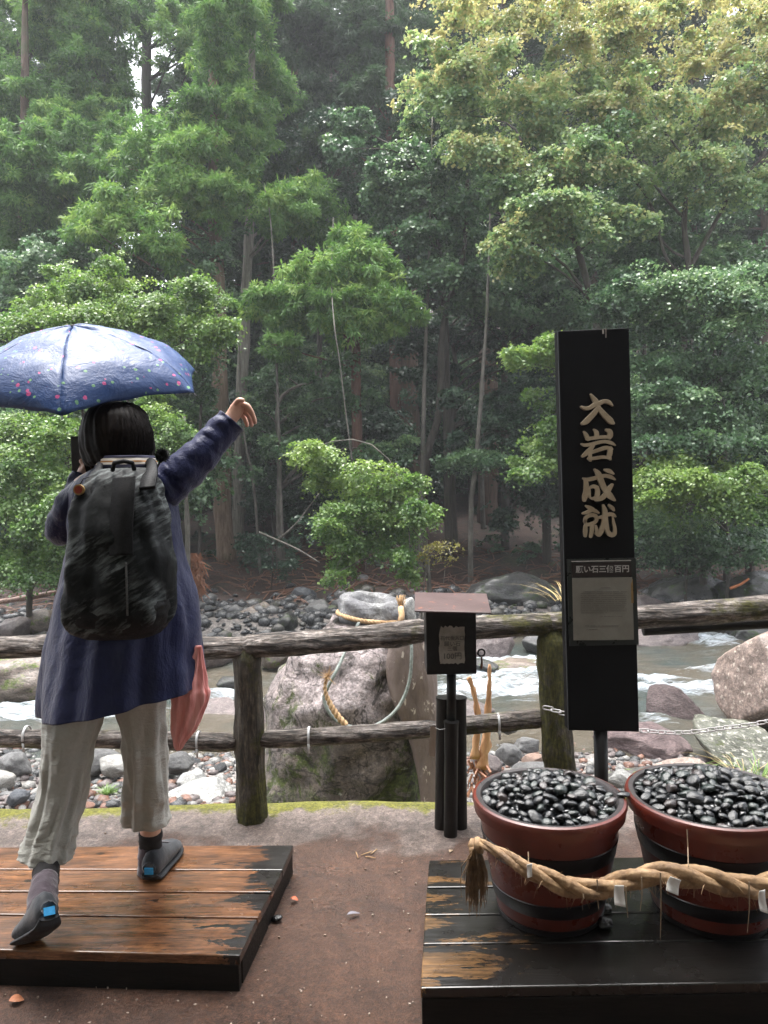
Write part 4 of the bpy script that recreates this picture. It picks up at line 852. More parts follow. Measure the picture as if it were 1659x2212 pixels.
# ------------------------------------------------------------------ ropes
STRAW = simple('straw_rope', [(.26, .15, .07), (.42, .27, .14), (.55, .38, .22)], 30, (1, 1, 1), (.7, .95), .8, .004, 120)
STRAWD = simple('wet_straw', [(.10, .055, .025), (.24, .145, .07), (.38, .25, .13)], 24, (1, 1, 1), (.5, .85), .9, .003, 90)
def rope(name, pts, rad, strands, twist, mat, label, cat='rope', n=160, seg=8, parent=None, hairs=0, rnd=random, fat=.62):
    """twisted rope along world points; rad a number or list; each strand a part"""
    if not hasattr(rad, '__len__'): rad = [rad]*len(pts)
    cp = curve_pts([tuple(p)+(r,) for p, r in zip(pts, rad)], n); P3 = [Vector(p[:3]) for p in cp]
    t = parent or empty(name, P3[0], label, cat); L = 0; ph = [0]
    for i in range(n): L += (P3[i+1]-P3[i]).length; ph.append(L)
    fr = []; prev = None
    for i in range(n+1):
        tg = (P3[min(i+1, n)]-P3[max(i-1, 0)]).normalized()
        a = (prev-tg*prev.dot(tg)).normalized() if prev is not None else tg.cross(Vector((0, 1, .1))).normalized()
        prev = a; fr.append((a, tg.cross(a)))
    for s_ in range(strands):
        b = B(); pp = []; rs = []
        for i in range(n+1):
            an = 2*PI*(ph[i]/twist+s_/strands); r = float(cp[i][3]); a, c2 = fr[i]
            pp.append(P3[i]+(a*math.cos(an)+c2*math.sin(an))*r*(1-fat)*1.05); rs.append(r*fat*(1+.12*noise.noise(Vector((i*.25, s_*5, 1)))))
        vs_ = []; pv = None; sg_ = seg*2
        for i in range(n+1):
            tg = (pp[min(i+1, n)]-pp[max(i-1, 0)]).normalized(); a = (pv-tg*pv.dot(tg)).normalized() if pv is not None else tg.cross(Vector((0, 1, .1))).normalized(); pv = a; c2 = tg.cross(a)
            for k in range(sg_):
                an = 2*PI*k/sg_; rr_ = rs[i]*(1+.045*math.sin(7*an+ph[i]*70)+.025*noise.noise(Vector((math.cos(an)*3, math.sin(an)*3+s_*9, ph[i]*25))))
                vs_.append(pp[i]+(a*math.cos(an)+c2*math.sin(an))*rr_)
        b.add(vs_, [(i*sg_+k, i*sg_+(k+1) % sg_, (i+1)*sg_+(k+1) % sg_, (i+1)*sg_+k) for i in range(n) for k in range(sg_)])
        if hairs:
            for _ in range(hairs):
                i = rnd.randrange(n); p = pp[i]; dd = Vector((rnd.gauss(0, 1), rnd.gauss(0, 1), rnd.gauss(0, 1)-.8)).normalized(); l = rs[i]*rnd.uniform(.8, 2.4)
                b.tube([p, p+dd*(rs[i]+l*.4)+Vector((0, 0, .002)), p+dd*(rs[i]+l)-Vector((0, 0, l*.3))], [.0009, .0008, .0003], 3, False)
        b.build('strand', mat, t, True)
    return t
# round the boulder's top
pts = []
for k in range(19):
    an = 2*PI*k/18; dd = .225+.01*math.sin(3*an)
    p = cc+Vector((math.cos(an)*dd, math.sin(an)*dd*.83, -.045-.045*math.sin(-an+.3)*(-1)*0+.03*math.cos(an)*-1)); pts.append(p)
rp = rope('boulder_rope', pts, .017, 3, .075, STRAW, 'straw rope tied round the knob on top of the big boulder', hairs=20)
b = B(); r7 = random.Random(3); kp = P(872, 1318, BD-.16)
for _ in range(40):
    s0 = P(866, 1313, BD-.1); e = s0+Vector((r7.gauss(.0, .018), r7.gauss(0, .02), r7.uniform(.03, .09)))
    b.tube([s0, s0.lerp(e, .5), e], .0028, 3)
b.tube([P(866, 1312, BD-.14), P(868, 1330, BD-.19), P(862, 1350, BD-.22)], .02, 8); b.build('knot', STRAW, rp, True)
# grey-green loop hanging across the boulder front
LG = simple('grey_green_rope', [(.10, .12, .11), (.20, .23, .21), (.30, .33, .30)], 40)
lp = [P(*a) for a in ((790, 1366, 4.75), (783, 1420, 4.62), (745, 1452, 4.6), (733, 1462, 4.6), (705, 1492, 4.6), (700, 1510, 4.6), (712, 1540, 4.58), (735, 1562, 4.57), (775, 1572, 4.56), (815, 1565, 4.56), (850, 1540, 4.58), (873, 1505, 4.6), (886, 1460, 4.61), (889, 1400, 4.62), (886, 1350, 4.7))][1:]
lp[0] = P(775, 1345, 4.8); lp[1] = P(738, 1425, 4.66); lp[2] = P(722, 1458, 4.6)
rope('hanging_rope_loop', lp, .011, 3, .035, LG, 'thin grey-green rope hanging in a wide loop across the boulder front', n=260, seg=5)
st = rope('straw_rope_tail', [P(*a) for a in ((706, 1455, 4.56), (702, 1490, 4.55), (713, 1520, 4.54), (728, 1545, 4.53), (747, 1566, 4.52))], [.008, .012, .017, .02, .02], 2, .06, STRAW, 'frayed straw rope hanging beside the loop at the left of the boulder', n=70, hairs=14)
b = B()
for _ in range(46):
    s0 = P(708, 1462, 4.56); dd = Vector((r7.gauss(0, .6), r7.gauss(-.2, .4), r7.gauss(.3, .7))).normalized()*r7.uniform(.02, .075); b.tube([s0, s0+dd], [.0025, .001], 3)
b.build('frayed_end', STRAW, st)
b = B()
for _ in range(26):
    s0 = P(r7.uniform(800, 830), 1577-r7.uniform(0, 4), 4.5); e = P(r7.uniform(850, 882), r7.uniform(1558, 1573), 4.5+r7.uniform(-.03, .03)); b.tube([s0, e], [.003, .002], 3)
tag(b.build('straw_bundle', STRAW), 'loose orange straw lying along the lower rail right of the loop', 'straw')

# ------------------------------------------------------------------ log fence
def log_mat(name, cols, moss, stretch, mz=0):
    q = N(name); co = q.coord(stretch); f = q.noise(co, 7, 9, .72, .9); g = q.noise(q.coord(), 3, 7, .7)
    c = q.ramp(f, [(.38, cols[0]), (.48, cols[1]), (.60, cols[2])])
    m_ = q.ramp(g, [(.66-.25*moss, 0.0), (.74-.25*moss, .9)])
    c = q.mix(m_, c, q.mix(q.noise(q.coord(), 70, 4), (.04, .045, .008), (.15, .14, .025)))
    c = q.grain(c, q.coord(stretch), 22, .45, 1.35, 5); c = q.grain(c, q.coord(), 40, .6, 1.2, 4)
    q.col(c); q.rough(q.mix(m_, q.ramp(f, [(.3, (.7,)*3), (.65, (.33,)*3)]), (.95,)*3)); q.bump(f, 1, .035); return q.m
CORE = [(.009, .006, .004), (.10, .074, .056), (.40, .345, .31)]
RAILM = [log_mat('log_rail', CORE, m, (.9, 6, 6)) for m in (.35, .62)]
POSTM = [log_mat('log_post', [(.02, .014, .008), (.07, .052, .032), (.15, .12, .08)], m, (6, 6, .9)) for m in (.62, .9)]
fence = empty('log_fence', G(540, 1795, 0), 'rustic fence of rough bark-textured logs along the path edge', 'fence')
def log(name, p0, p1, r0, r1, mat, seed, n=60, seg=28, wav=.004, knots=()):
    p0, p1 = Vector(p0), Vector(p1); L = (p1-p0).length; t = (p1-p0).normalized(); a = t.cross(Vector((0, 0, 1)) if abs(t.z) < .8 else Vector((1, 0, 0))).normalized(); b2 = t.cross(a)
    vs = []; n = int(L/.022)+4
    for i in range(n+1):
        u = i/n; c = p0.lerp(p1, u)+(a*noise.noise(Vector((u*L*1.3, seed, 0)))+b2*noise.noise(Vector((u*L*1.3, seed, 5))))*wav*3
        r = r0+(r1-r0)*u; e = min(1, .72+min(i, n-i)*.14)
        for k in range(seg):
            an = 2*PI*k/seg; ca, sa = math.cos(an), math.sin(an)
            d = noise.noise(Vector((u*L*3.2, ca*4+seed, sa*4)))*.10+noise.noise(Vector((u*L*9, ca*9+seed, sa*9)))*.07+abs(noise.noise(Vector((u*L*5, ca*14+seed, sa*14))))*-.20
            for (ku, kk) in knots: d += .22*math.exp(-((u-ku)*L/.05)**2-((an-kk)/.5)**2)
            vs.append(c+(a*ca+b2*sa)*r*(1+d)*e)
    fs = [(i*seg+k, (i+1)*seg+k, (i+1)*seg+(k+1) % seg, i*seg+(k+1) % seg) for i in range(n) for k in range(seg)]+[tuple(range(seg)), tuple(n*seg+k for k in range(seg-1, -1, -1))]
    o = mk(name, vs, fs, mat); c0 = (p0+p1)/2; return o
def flog(*a, **k):
    o = log(*a, **k); setpar(o, fence); return o
FD = 3.32
flog('post', P(547, 1812, FD), P(533, 1400, FD), px(34, FD), px(31, FD), POSTM[0], 1, knots=((.5, 1.5), (.03, 2)))
flog('post', P(1222, 1800, 3.26), P(1187, 1362, FD), px(36, FD), px(32, FD), POSTM[1], 2, knots=((.4, 2),))
flog('rail', P(-420, 1402, FD), P(545, 1397, FD), px(26, FD), px(25, FD), RAILM[0], 3)
flog('rail', P(520, 1398, FD), P(928, 1361, FD), px(27, FD), px(27, FD), RAILM[0], 4, knots=((.8, 1),))
flog('rail', P(915, 1363, FD), P(1196, 1345, FD), px(27, FD), px(25, FD), RAILM[1], 5)
flog('rail', P(1165, 1346, FD), P(2050, 1288, 3.35), px(24, FD), px(31, FD), RAILM[0], 6)
flog('rail', P(-420, 1588, FD), P(510, 1602, FD), px(20, FD), px(21, FD), RAILM[0], 7)
flog('rail', P(560, 1598, FD), P(945, 1573, FD), px(20, FD), px(20, FD), RAILM[0], 8)
flog('rail', P(940, 1573, FD), P(1178, 1552, FD), px(20, FD), px(21, FD), RAILM[1], 9)
# dark pipe under the right rail
b = B(); b.tube([P(1390, 1360, 3.42), P(2050, 1322, 3.45)], px(14, FD), 16)
BLK = simple('black_painted_metal', [(.004, .0035, .0035), (.010, .009, .0085)], 30, rough=(.35, .55), bump=.15, dist=.001, spec=.25)
b.build('pipe', BLK, fence, True)
MET = simple('white_band', [(.45, .45, .46), (.7, .7, .7)], 30, rough=(.25, .5))
def band(u, v, r):
    b = B(); c = P(u, v, FD); L = []
    n = 20
    for i in range(n):
        an = 2*PI*i/n; 
        for dx in (-.005, .005): L.append(c+Vector((dx, math.cos(an)*r, math.sin(an)*r*1.02)))
    b.add(L, [(2*i, 2*i+1, (2*i+3) % (2*n), (2*i+2) % (2*n)) for i in range(n)])
    b.add([c+Vector((-.005, -r*.95, -r*.5)), c+Vector((.005, -r*.95, -r*.5)), c+Vector((.006, -r*.85, -r*1.5)), c+Vector((-.003, -r*.85, -r*1.5))], [(0, 1, 2, 3)])
    o = b.build('band', MET, fence, True); s = o.modifiers.new('thick', 'SOLIDIFY'); s.thickness = .002
for u, v in ((58, 1589), (429, 1601), (668, 1591), (1076, 1562)): band(u, v, px(20.5, FD))

# ------------------------------------------------------------------ chain
CH = simple('white_chain_paint', [(.35, .33, .33), (.72, .70, .70)], 40, rough=(.25, .5), bump=.2)
def link_mesh():
    b = B(); pts = []
    for i in range(20):
        an = 2*PI*i/20; x = .0125*math.copysign(1, math.cos(an))*(1 if abs(math.cos(an)) > .01 else 0)+.009*math.cos(an); pts.append(Vector((x, 0, .009*math.sin(an))))
    V = []; n = 20; s = 7
    for i in range(n):
        tg = (pts[(i+1) % n]-pts[i-1]).normalized(); a = Vector((0, 1, 0)); c2 = tg.cross(a)
        for k in range(s): an = 2*PI*k/s; V.append(pts[i]+(a*math.cos(an)+c2*math.sin(an))*.0027)
    b.add(V, [(i*s+k, ((i+1) % n)*s+k, ((i+1) % n)*s+(k+1) % s, i*s+(k+1) % s) for i in range(n) for k in range(s)])
    me = bpy.data.meshes.new('link'); me.from_pydata([tuple(v) for v in b.v], [], b.f); me.materials.append(CH)
    me.polygons.foreach_set('use_smooth', [True]*len(me.polygons)); return me
lm = link_mesh()
cpts = curve_pts([tuple(P(*a)) for a in ((1166, 1524, 3.2), (1215, 1540, 3.19), (1300, 1566, 3.2), (1385, 1578, 3.2), (1470, 1583, 3.2), (1560, 1573, 3.2), (1640, 1562, 3.2), (1760, 1535, 3.2), (1900, 1490, 3.2))], 900)
chain = empty('chain', Vector(cpts[0]), 'white painted chain hanging from the leaning post past the sign', 'chain')
acc = 0; last = Vector(cpts[0]); k = 0
for i in range(1, len(cpts)):
    p = Vector(cpts[i]); acc += (p-last).length
    if acc >= .0345:
        t = (Vector(cpts[min(i+3, len(cpts)-1)])-Vector(cpts[i-3])).normalized(); o = link('link', lm); o.location = p
        o.rotation_euler = (Matrix((t, t.cross(Vector((0, 0, 1))).normalized()*-1, Vector((0, 0, 1)))).transposed().to_quaternion() @ Euler((PI/2*(k % 2)+.35, 0, 0)).to_quaternion()).to_euler()
        setpar(o, chain); acc = 0; k += 1
    last = p

# ------------------------------------------------------------------ offering box on its post bundle
PAP = simple('weathered_paper', [(.20, .18, .155), (.30, .275, .24), (.36, .33, .29)], 14, rough=(.7, .9))
ROOFM = None
q = N('brown_sheet_roof'); co = q.coord(); f = q.noise(co, 6, 7, .7); c = q.ramp(f, [(.35, (.065, .040, .040)), (.65, (.10, .066, .064))])
c = q.mix(q.ramp(q.noise(co, 17, 6, .75), [(.60, 0.0), (.66, .85)]), c, (.42, .16, .08)); q.col(c); q.rough(.35); q.bump(q.noise(co, 60, 4), .3, .002); RM2 = q.m
bx = empty('offering_box', G(975, 1805, 0), 'black offering box with brown roof plate on a bundle of dark posts', 'box')
db = 3.02; a = P(922, 1458, db); c2 = P(1030, 1459, db); tl = P(922, 1322, db); w_ = (c2-a).length; h_ = tl.z-a.z
b = B(); b.box(((a.x+c2.x)/2, db+.085, (a.z+tl.z)/2), w_, .17, h_); o = b.build('box_body', BLK, bx); bevel(o, .004)
b = B(); b.quadbox([P(895.6, 1319, 2.96), P(1061, 1323, 2.96), P(1051, 1282, 3.24), P(896, 1279, 3.24)], (0, 0, -.006)); bevel(b.build('roof_plate', RM2, bx), .0015)
b = B()   # torn paper note
r9 = random.Random(8); pd = db-.003; top = [(953+i*4.6, 1354+r9.uniform(-3, 3)) for i in range(12)]; rgt = [(1004+r9.uniform(-1.2, 1), 1362+i*9) for i in range(8)]; bot = [(1003-i*4.7, 1434+r9.uniform(-2.5, 1.5)) for i in range(12)]; lf = [(949+r9.uniform(-1, 1), 1426-i*9) for i in range(8)]
ring = [P(u, v, pd) for u, v in top+rgt+bot+lf]; n = len(ring)
b.add(ring+[p+Vector((0, .002, 0)) for p in ring], [tuple(range(n-1, -1, -1))]+[(i, (i+1) % n, n+(i+1) % n, n+i) for i in range(n)]); b.build('paper_note', PAP, bx)
INK = simple('faded_ink', [(.045, .04, .038), (.075, .068, .06)], 60)
def text(name, s, loc, size, mat, parent, ext=.0005, bold=.0, rot=(PI/2, 0, 0), align='CENTER', sx=1):
    cu = bpy.data.curves.new(name, 'FONT'); cu.body = s; cu.size = size; cu.extrude = ext; cu.offset = bold; cu.align_x = align; cu.align_y = 'CENTER'; cu.resolution_u = 3
    o = bpy.data.objects.new(name, cu); COL.objects.link(o); bpy.context.view_layer.update()
    dg = bpy.context.evaluated_depsgraph_get(); me = bpy.data.meshes.new_from_object(o.evaluated_get(dg)); bpy.data.objects.remove(o); me.materials.clear(); me.materials.append(mat)
    o = bpy.data.objects.new(name, me); COL.objects.link(o); o.location = loc; o.rotation_euler = rot; o.scale = (sx, 1, 1); setpar(o, parent); return o
for s, v, sz in (('石代金入口', 1379, .019), ('願い石', 1391.5, .022), ('三個', 1402, .020), ('100円', 1418, .031)): text('lettering', s, P(977, v, pd-.0012), sz, INK, bx)
# lifting ring and hasp at the right side
b = B(); c0 = P(1040, 1410, 3.08); pts = [c0+Vector((math.cos(t)*.014, 0, math.sin(t)*.014)) for t in np.linspace(0, 2*PI, 17)]; b.tube(pts, .0035, 6, False)
b.tube([P(1030, 1412, 3.08), P(1034, 1411, 3.08)], .005, 6); b.build('ring', BLK, bx, True)
b = B(); b.tube([P(1040, 1418, 3.07), P(1041, 1430, 3.07), P(1040, 1444, 3.07)], [.0035, .004, .006], 6); b.build('lock_bar', simple('rusty_steel', [(.07, .03, .018), (.15, .065, .035)], 40), bx, True)
b = B(); b.tube([P(975, 1456, 3.13), P(975, 1560, 3.15)], px(10.5, 3.13), 12); b.build('stem', BLK, bx, True)
BLK2 = simple('black_oiled_post', [(.004, .0035, .003), (.010, .009, .008), (.018, .016, .014)], 8, (6, 6, 1), (.35, .6), .3, spec=.3)
def bpost(u0, v0, u1, v1, d, w):
    b = B(); p0, p1 = P(u0, v0, d), P(u1, v1, d); r = px(w/2, d)
    b.tube([p0, p0+(p1-p0)*.03, p0+(p1-p0)*.5, p1-(p1-p0).normalized()*.004, p1], [r*1.1, r, r*.97, r*.96, r*.86], 24)
    shade_auto(b.build('bundle_post', BLK2, bx), 50)
bpost(959, 1506, 954, 1806, 3.2, 33); bpost(991, 1506, 994, 1802, 3.2, 33); bpost(975, 1558, 973, 1812, 3.13, 31)
t = empty('wooden_tag', P(935, 1570, 3.13), 'small unpainted wooden tag wired to the left post of the bundle', 'tag')
b = B(); b.quadbox([P(930, 1568, 3.13), P(943, 1570, 3.13), P(943, 1570, 3.142), P(930, 1568, 3.142)], P(926, 1634, 3.13)-P(930, 1568, 3.13))
b.build('board', simple('raw_grey_wood', [(.26, .20, .155), (.38, .31, .25)], 12, (3, 3, .6)), t)
b = B(); b.tube([P(940, 1572, 3.12), P(950, 1576, 3.1), P(962, 1574, 3.1)], .0009, 4); b.build('wire', MET, t)

# ------------------------------------------------------------------ tall black sign
SD = 2.95
sg = empty('sign_board', P(1300, 1830, SD), 'tall black upright sign board with four golden raised characters', 'sign')
SB = simple('black_sign_paint', [(.003, .0032, .0035), (.006, .006, .0065)], 3, (1, 1, 1), (.5, .75), .12, .001, spec=.12)
c4 = [P(1206, 715, SD), P(1359, 708, SD), P(1381, 1581, SD), P(1229, 1578, SD)]
thick = Vector((-.004, .055, 0)); b = B(); b.add([c4[3], c4[2], c4[1], c4[0]]+[p+thick for p in (c4[3], c4[2], c4[1], c4[0])], [(0, 1, 2, 3), (7, 6, 5, 4), (0, 4, 5, 1), (1, 5, 6, 2), (2, 6, 7, 3), (3, 7, 4, 0)])
o = b.build('board', SB, sg); bevel(o, .003)
b = B(); b.tube([P(1302, 1840, SD+.03), P(1297, 1570, SD+.03)], px(15, SD), 20); b.build('pole', BLK, sg, True)
b = B(); e = Vector((0, -.0035, 0))   # pale strip along the left edge
b.quadbox([P(1203.5, 716, SD+.003), P(1206, 716, SD+.003), P(1206, 716, SD+.05), P(1203.5, 716, SD+.05)], P(1229, 1578, SD)-P(1206, 715, SD))
b.build('edge_strip', simple('pale_edge', [(.10, .11, .12), (.20, .21, .22)], 9), sg)
b = B(); b.box(P(1303, 716, SD-.004), .006, .004, .018); b.box(P(1309, 719, SD-.004), .003, .004, .035); b.build('top_hook', simple('old_hook', [(.08, .05, .03), (.3, .28, .25)], 60), sg)
GOLD = N('dull_gold_letter'); cg = GOLD.coord(); GOLD.col(GOLD.ramp(GOLD.noise(cg, 18, 6, .7), [(.3, (.26, .20, .13)), (.6, (.40, .32, .22)), (.75, (.5, .42, .30))])); GOLD.b.inputs['Metallic'].default_value = .25; GOLD.rough(.42); GOLD.bump(GOLD.noise(cg, 60, 5), .3, .001)
KAN = {'first_character': [[(553, 172, 26), (575, 205, 48), (612, 255, 66), (640, 310, 62), (650, 345, 50)], [(436, 328, 34), (480, 345, 46), (540, 335, 52), (600, 300, 60), (660, 280, 58), (715, 258, 52), (775, 268, 52), (818, 308, 26)], [(642, 330, 46), (600, 395, 66), (545, 455, 72), (490, 510, 72), (448, 532, 44)], [(650, 335, 46), (690, 390, 66), (745, 450, 74), (795, 500, 78), (830, 528, 40)]],
 'second_character': [[(467, 636, 26), (488, 665, 46), (505, 700, 52), (522, 728, 42)], [(592, 608, 26), (620, 640, 52), (625, 690, 56)], [(745, 612, 38), (785, 632, 62), (792, 680, 64), (785, 712, 38)], [(505, 722, 42), (580, 712, 44), (680, 700, 42), (770, 698, 40)], [(438, 788, 26), (480, 800, 42), (560, 788, 44), (650, 765, 44), (730, 755, 42), (800, 772, 44), (850, 800, 22)], [(580, 800, 44), (545, 850, 54), (495, 900, 56), (450, 938, 34)], [(548, 850, 40), (540, 910, 44), (545, 985, 40)], [(560, 890, 40), (640, 862, 46), (740, 832, 48), (812, 848, 28)], [(792, 838, 52), (786, 900, 62), (775, 950, 52), (792, 975, 28)], [(525, 968, 38), (600, 962, 42), (700, 948, 42), (790, 960, 32)]],
 'third_character': [[(458, 1215, 26), (500, 1228, 44), (580, 1215, 48), (660, 1190, 46), (740, 1180, 46), (800, 1195, 48), (850, 1225, 22)], [(484, 1225, 44), (494, 1290, 60), (492, 1370, 64), (478, 1440, 66), (470, 1482, 46)], [(545, 1325, 32), (590, 1310, 46), (625, 1330, 46)], [(628, 1325, 50), (634, 1390, 60), (620, 1445, 56), (585, 1462, 40), (545, 1455, 24)], [(530, 1345, 30), (535, 1440, 30)], [(600, 1105, 30), (640, 1150, 66), (668, 1220, 74), (700, 1300, 72), (740, 1370, 72), (790, 1430, 74), (845, 1482, 30)], [(815, 1290, 34), (775, 1345, 60), (735, 1410, 60), (680, 1460, 56), (610, 1485, 26)], [(725, 1108, 30), (775, 1120, 54), (830, 1155, 24)]],
 'fourth_character': [[(492, 1555, 26), (530, 1575, 50), (575, 1598, 50)], [(452, 1648, 26), (500, 1635, 42), (560, 1608, 46), (610, 1618, 44), (648, 1640, 22)], [(478, 1745, 42), (490, 1700, 44), (540, 1672, 44), (600, 1672, 48), (622, 1712, 48), (600, 1755, 44), (550, 1778, 40), (500, 1785, 40), (476, 1745, 40)], [(566, 1775, 52), (562, 1850, 56), (548, 1930, 44)], [(485, 1805, 44), (482, 1870, 52), (482, 1925, 38)], [(610, 1805, 34), (620, 1850, 40), (625, 1890, 34)], [(645, 1700, 28), (700, 1690, 46), (760, 1662, 46), (820, 1660, 44), (856, 1685, 22)], [(705, 1550, 34), (725, 1620, 60), (722, 1700, 60), (706, 1790, 60), (675, 1870, 60), (650, 1915, 42), (605, 1895, 26)], [(742, 1700, 36), (748, 1790, 44), (758, 1870, 56), (800, 1912, 58), (842, 1900, 48), (848, 1840, 40), (832, 1760, 34), (820, 1690, 20)], [(778, 1548, 34), (815, 1580, 48), (835, 1608, 26)]]}
for nm, strokes in KAN.items():
    b = B()
    for si, s_ in enumerate(strokes):
        cpp = curve_pts(s_, len(s_)*6); L = []; Rr = []; zz = -.010-.0003*si
        pts = [(1179.5+x*.1736, 822.9+y*.1736, w*.1736/2) for x, y, w in cpp]
        out = []
        for i, (x, y, w) in enumerate(pts):
            x0, y0, _ = pts[max(i-1, 0)]; x1, y1, _ = pts[min(i+1, len(pts)-1)]; tx, ty = x1-x0, y1-y0; l = math.hypot(tx, ty) or 1; nx_, ny_ = -ty/l, tx/l
            L.append((x+nx_*w, y+ny_*w)); Rr.append((x-nx_*w, y-ny_*w))
        def cap(p, q0, w, sgn):
            tx, ty = p[0]-q0[0], p[1]-q0[1]; l = math.hypot(tx, ty) or 1; tx, ty = tx/l, ty/l; nx_, ny_ = -ty, tx
            return [(p[0]+w*(math.cos(a)*nx_*sgn+math.sin(a)*tx), p[1]+w*(math.cos(a)*ny_*sgn+math.sin(a)*ty)) for a in (PI/6, PI/3, PI/2, PI*2/3, PI*5/6)]
        loop = L+cap(pts[-1], pts[-2], pts[-1][2], 1)+Rr[::-1]+cap(pts[0], pts[1], pts[0][2], 1)
        V = [P(x, y, SD)+Vector((0, zz, 0)) for x, y in loop]; n = len(V); m = len(L)
        ins = []
        cx = sum((v for v in V), Vector())/n
        b.add(V+[v+Vector((0, -zz+.001, 0)) for v in V], [(i, n+i, n+(i+1) % n, (i+1) % n) for i in range(n)])
        k0 = len(b.v)
        # front as strip quads between both sides
        F = []
        for i in range(m-1): F.append((i, i+1, n-5-(i+2), n-5-(i+1)))
        F.append(tuple(range(m-1, m+6))); F.append((n-6, )+tuple(range(n-5, n))+(0,))
        b.f += [tuple(j+k0-2*n for j in f) for f in F]
    o = b.build(nm.split('_')[1] if False else 'golden_character', GOLD.m, sg)
    bm = bmesh.new(); bm.from_mesh(o.data); bmesh.ops.recalc_face_normals(bm, faces=bm.faces); bm.to_mesh(o.data); bm.free(); bevel(o, .0022, 2, 50)
# notice panel
def onb(u, v, off): return P(u, v, SD)+Vector((0, -off, 0))
def pan(name, c, off, mat, th=.003):
    b = B(); V = [onb(u, v, off) for u, v in c]; b.add(V+[v+Vector((0, th, 0)) for v in V], [(0, 1, 2, 3), (7, 6, 5, 4)]+[(i, i+4, (i+1) % 4+4, (i+1) % 4) for i in range(4)]); return b.build(name, mat, sg)
pan('acrylic_cover', [(1229, 1395), (1379, 1392), (1372, 1205), (1224, 1208)], .006, simple('smoky_panel', [(.012, .016, .015), (.02, .024, .022)], 6, rough=(.2, .4)), .004)
pan('heading_plate', [(1235, 1246), (1363, 1244), (1361, 1213), (1233, 1216)], .009, simple('heading_black', [(.012, .006, .006), (.018, .01, .01)], 10, rough=(.3, .5)))
pan('heading_line', [(1233.5, 1213.2), (1361.5, 1210.8), (1361.4, 1209.2), (1233.4, 1211.6)], .010, simple('silver_line', [(.35, .33, .30), (.45, .42, .38)], 30), .002)
q = N('notice_paper'); co = q.coord(); c = q.ramp(q.noise(co, 9, 7, .7), [(.3, (.15, .138, .115)), (.6, (.20, .19, .16))]); 
c = q.mix(q.ramp(q.noise(co, 60, 3, .6), [(.76, 0.0), (.79, .8)]), c, (.5, .48, .44)); q.col(c); q.rough(.5)
pan('notice_sheet', [(1238, 1382), (1368, 1381), (1364, 1246), (1235, 1248)], .009, q.m)
pan('rust_stain', [(1362, 1302), (1367, 1302), (1365, 1250), (1361, 1262)], .0095, simple('rust_stain', [(.20, .12, .04), (.30, .19, .08)], 40), .0015)
o = text('heading_lettering', '願い石三個百円', onb(1300, 1229.5, .0105), .0295, simple('pale_lettering', [(.30, .29, .27), (.40, .38, .36)], 40), sg, .0004, .0006)
b = B(); r5 = random.Random(4); rows = [(1269, 1296, 1316, 1)]+[(1277.5+k*4.12, 1253 if k else 1262, 1352, .8) for k in range(11)]+[(1323, 1254, 1310, .8), (1330.5, 1294, 1343, .8), (1351, 1263, 1285, 1.2), (1351, 1291, 1336, 1), (1359, 1263, 1290, 1.2)]
for v, u0, u1, t_ in rows:
    u = u0
    while u < u1:
        l = r5.uniform(1.2, 2.4); 
        if r5.random() < .9: b.quadbox([onb(u, v-t_*.5, .0098), onb(min(u+l, u1), v-t_*.5, .0098), onb(min(u+l, u1), v-t_*.5, .0093), onb(u, v-t_*.5, .0093)], (0, 0, -px(t_*r5.uniform(.7, 1.1), SD)))
        u += l+r5.uniform(.4, .8)
tag(b.build('notice_print', INK, sg), kind='stuff')
b = B(); b.tube([onb(1300, 1268.5, .0095), onb(1300, 1265.5, .0095)], .001, 4); 

# ------------------------------------------------------------------ low wooden platforms
def plank_mat(name, base, burn, burnx, amt, stretch=(.8, 9, 9)):
    q = N(name); co = q.coord(stretch); g = q.noise(co, 3.2, 9, .7, .6)
    c = q.ramp(g, [(.3, base[0]), (.5, base[1]), (.7, base[2])])
    X = q.xyz(); bl = q.noise(q.coord((1, 3.5, 1)), 2.6, 8, .72, .3)
    m_ = q.math('ADD', q.math('MULTIPLY', X[0], burnx[0]), burnx[1]); m_ = q.math('ADD', q.math('ADD', m_, q.math('MULTIPLY', bl, 1.4)), q.math('MULTIPLY', g, .5))
    bm_ = q.ramp(m_, [(.98-amt, 0.0), (1.10-amt, 1.0)])
    st_ = q.ramp(q.noise(q.coord((.7, 5, 1)), 2.1, 9, .78, .4), [(.50, 0.0), (.72, .75)]); c = q.mix(st_, c, tuple(x*2 for x in burn))
    kn = q.ramp(q.noise(q.coord((2, 4, 1)), 5, 2, .4), [(.72, 0.0), (.76, .8)]); c = q.mix(kn, c, burn)
    c = q.grain(c, q.coord((.7, 12, 12)), 9, .5, 1.3, 6); c = q.grain(c, q.coord((1.5, 3, 3)), 5, .6, 1.25, 6, dist=.6); c = q.grain(c, q.coord((2, 30, 30)), 12, .7, 1.2, 3)
    c = q.mix(bm_, c, burn); q.col(c); q.b.inputs['Specular IOR Level'].default_value = .4
    w_ = q.noise(q.coord(), 2.2, 5, .6); q.rough(q.ramp(w_, [(.35, .13), (.65, .42)])); q.bump(g, .5, .004); q.b.inputs['Coat Weight'].default_value = .35; q.b.inputs['Coat Roughness'].default_value = .15
    return q.m
DARKW = simple('black_stained_wood', [(.003, .0025, .002), (.010, .008, .006)], 6, (1, 8, 8), (.4, .7), .3, spec=.2)
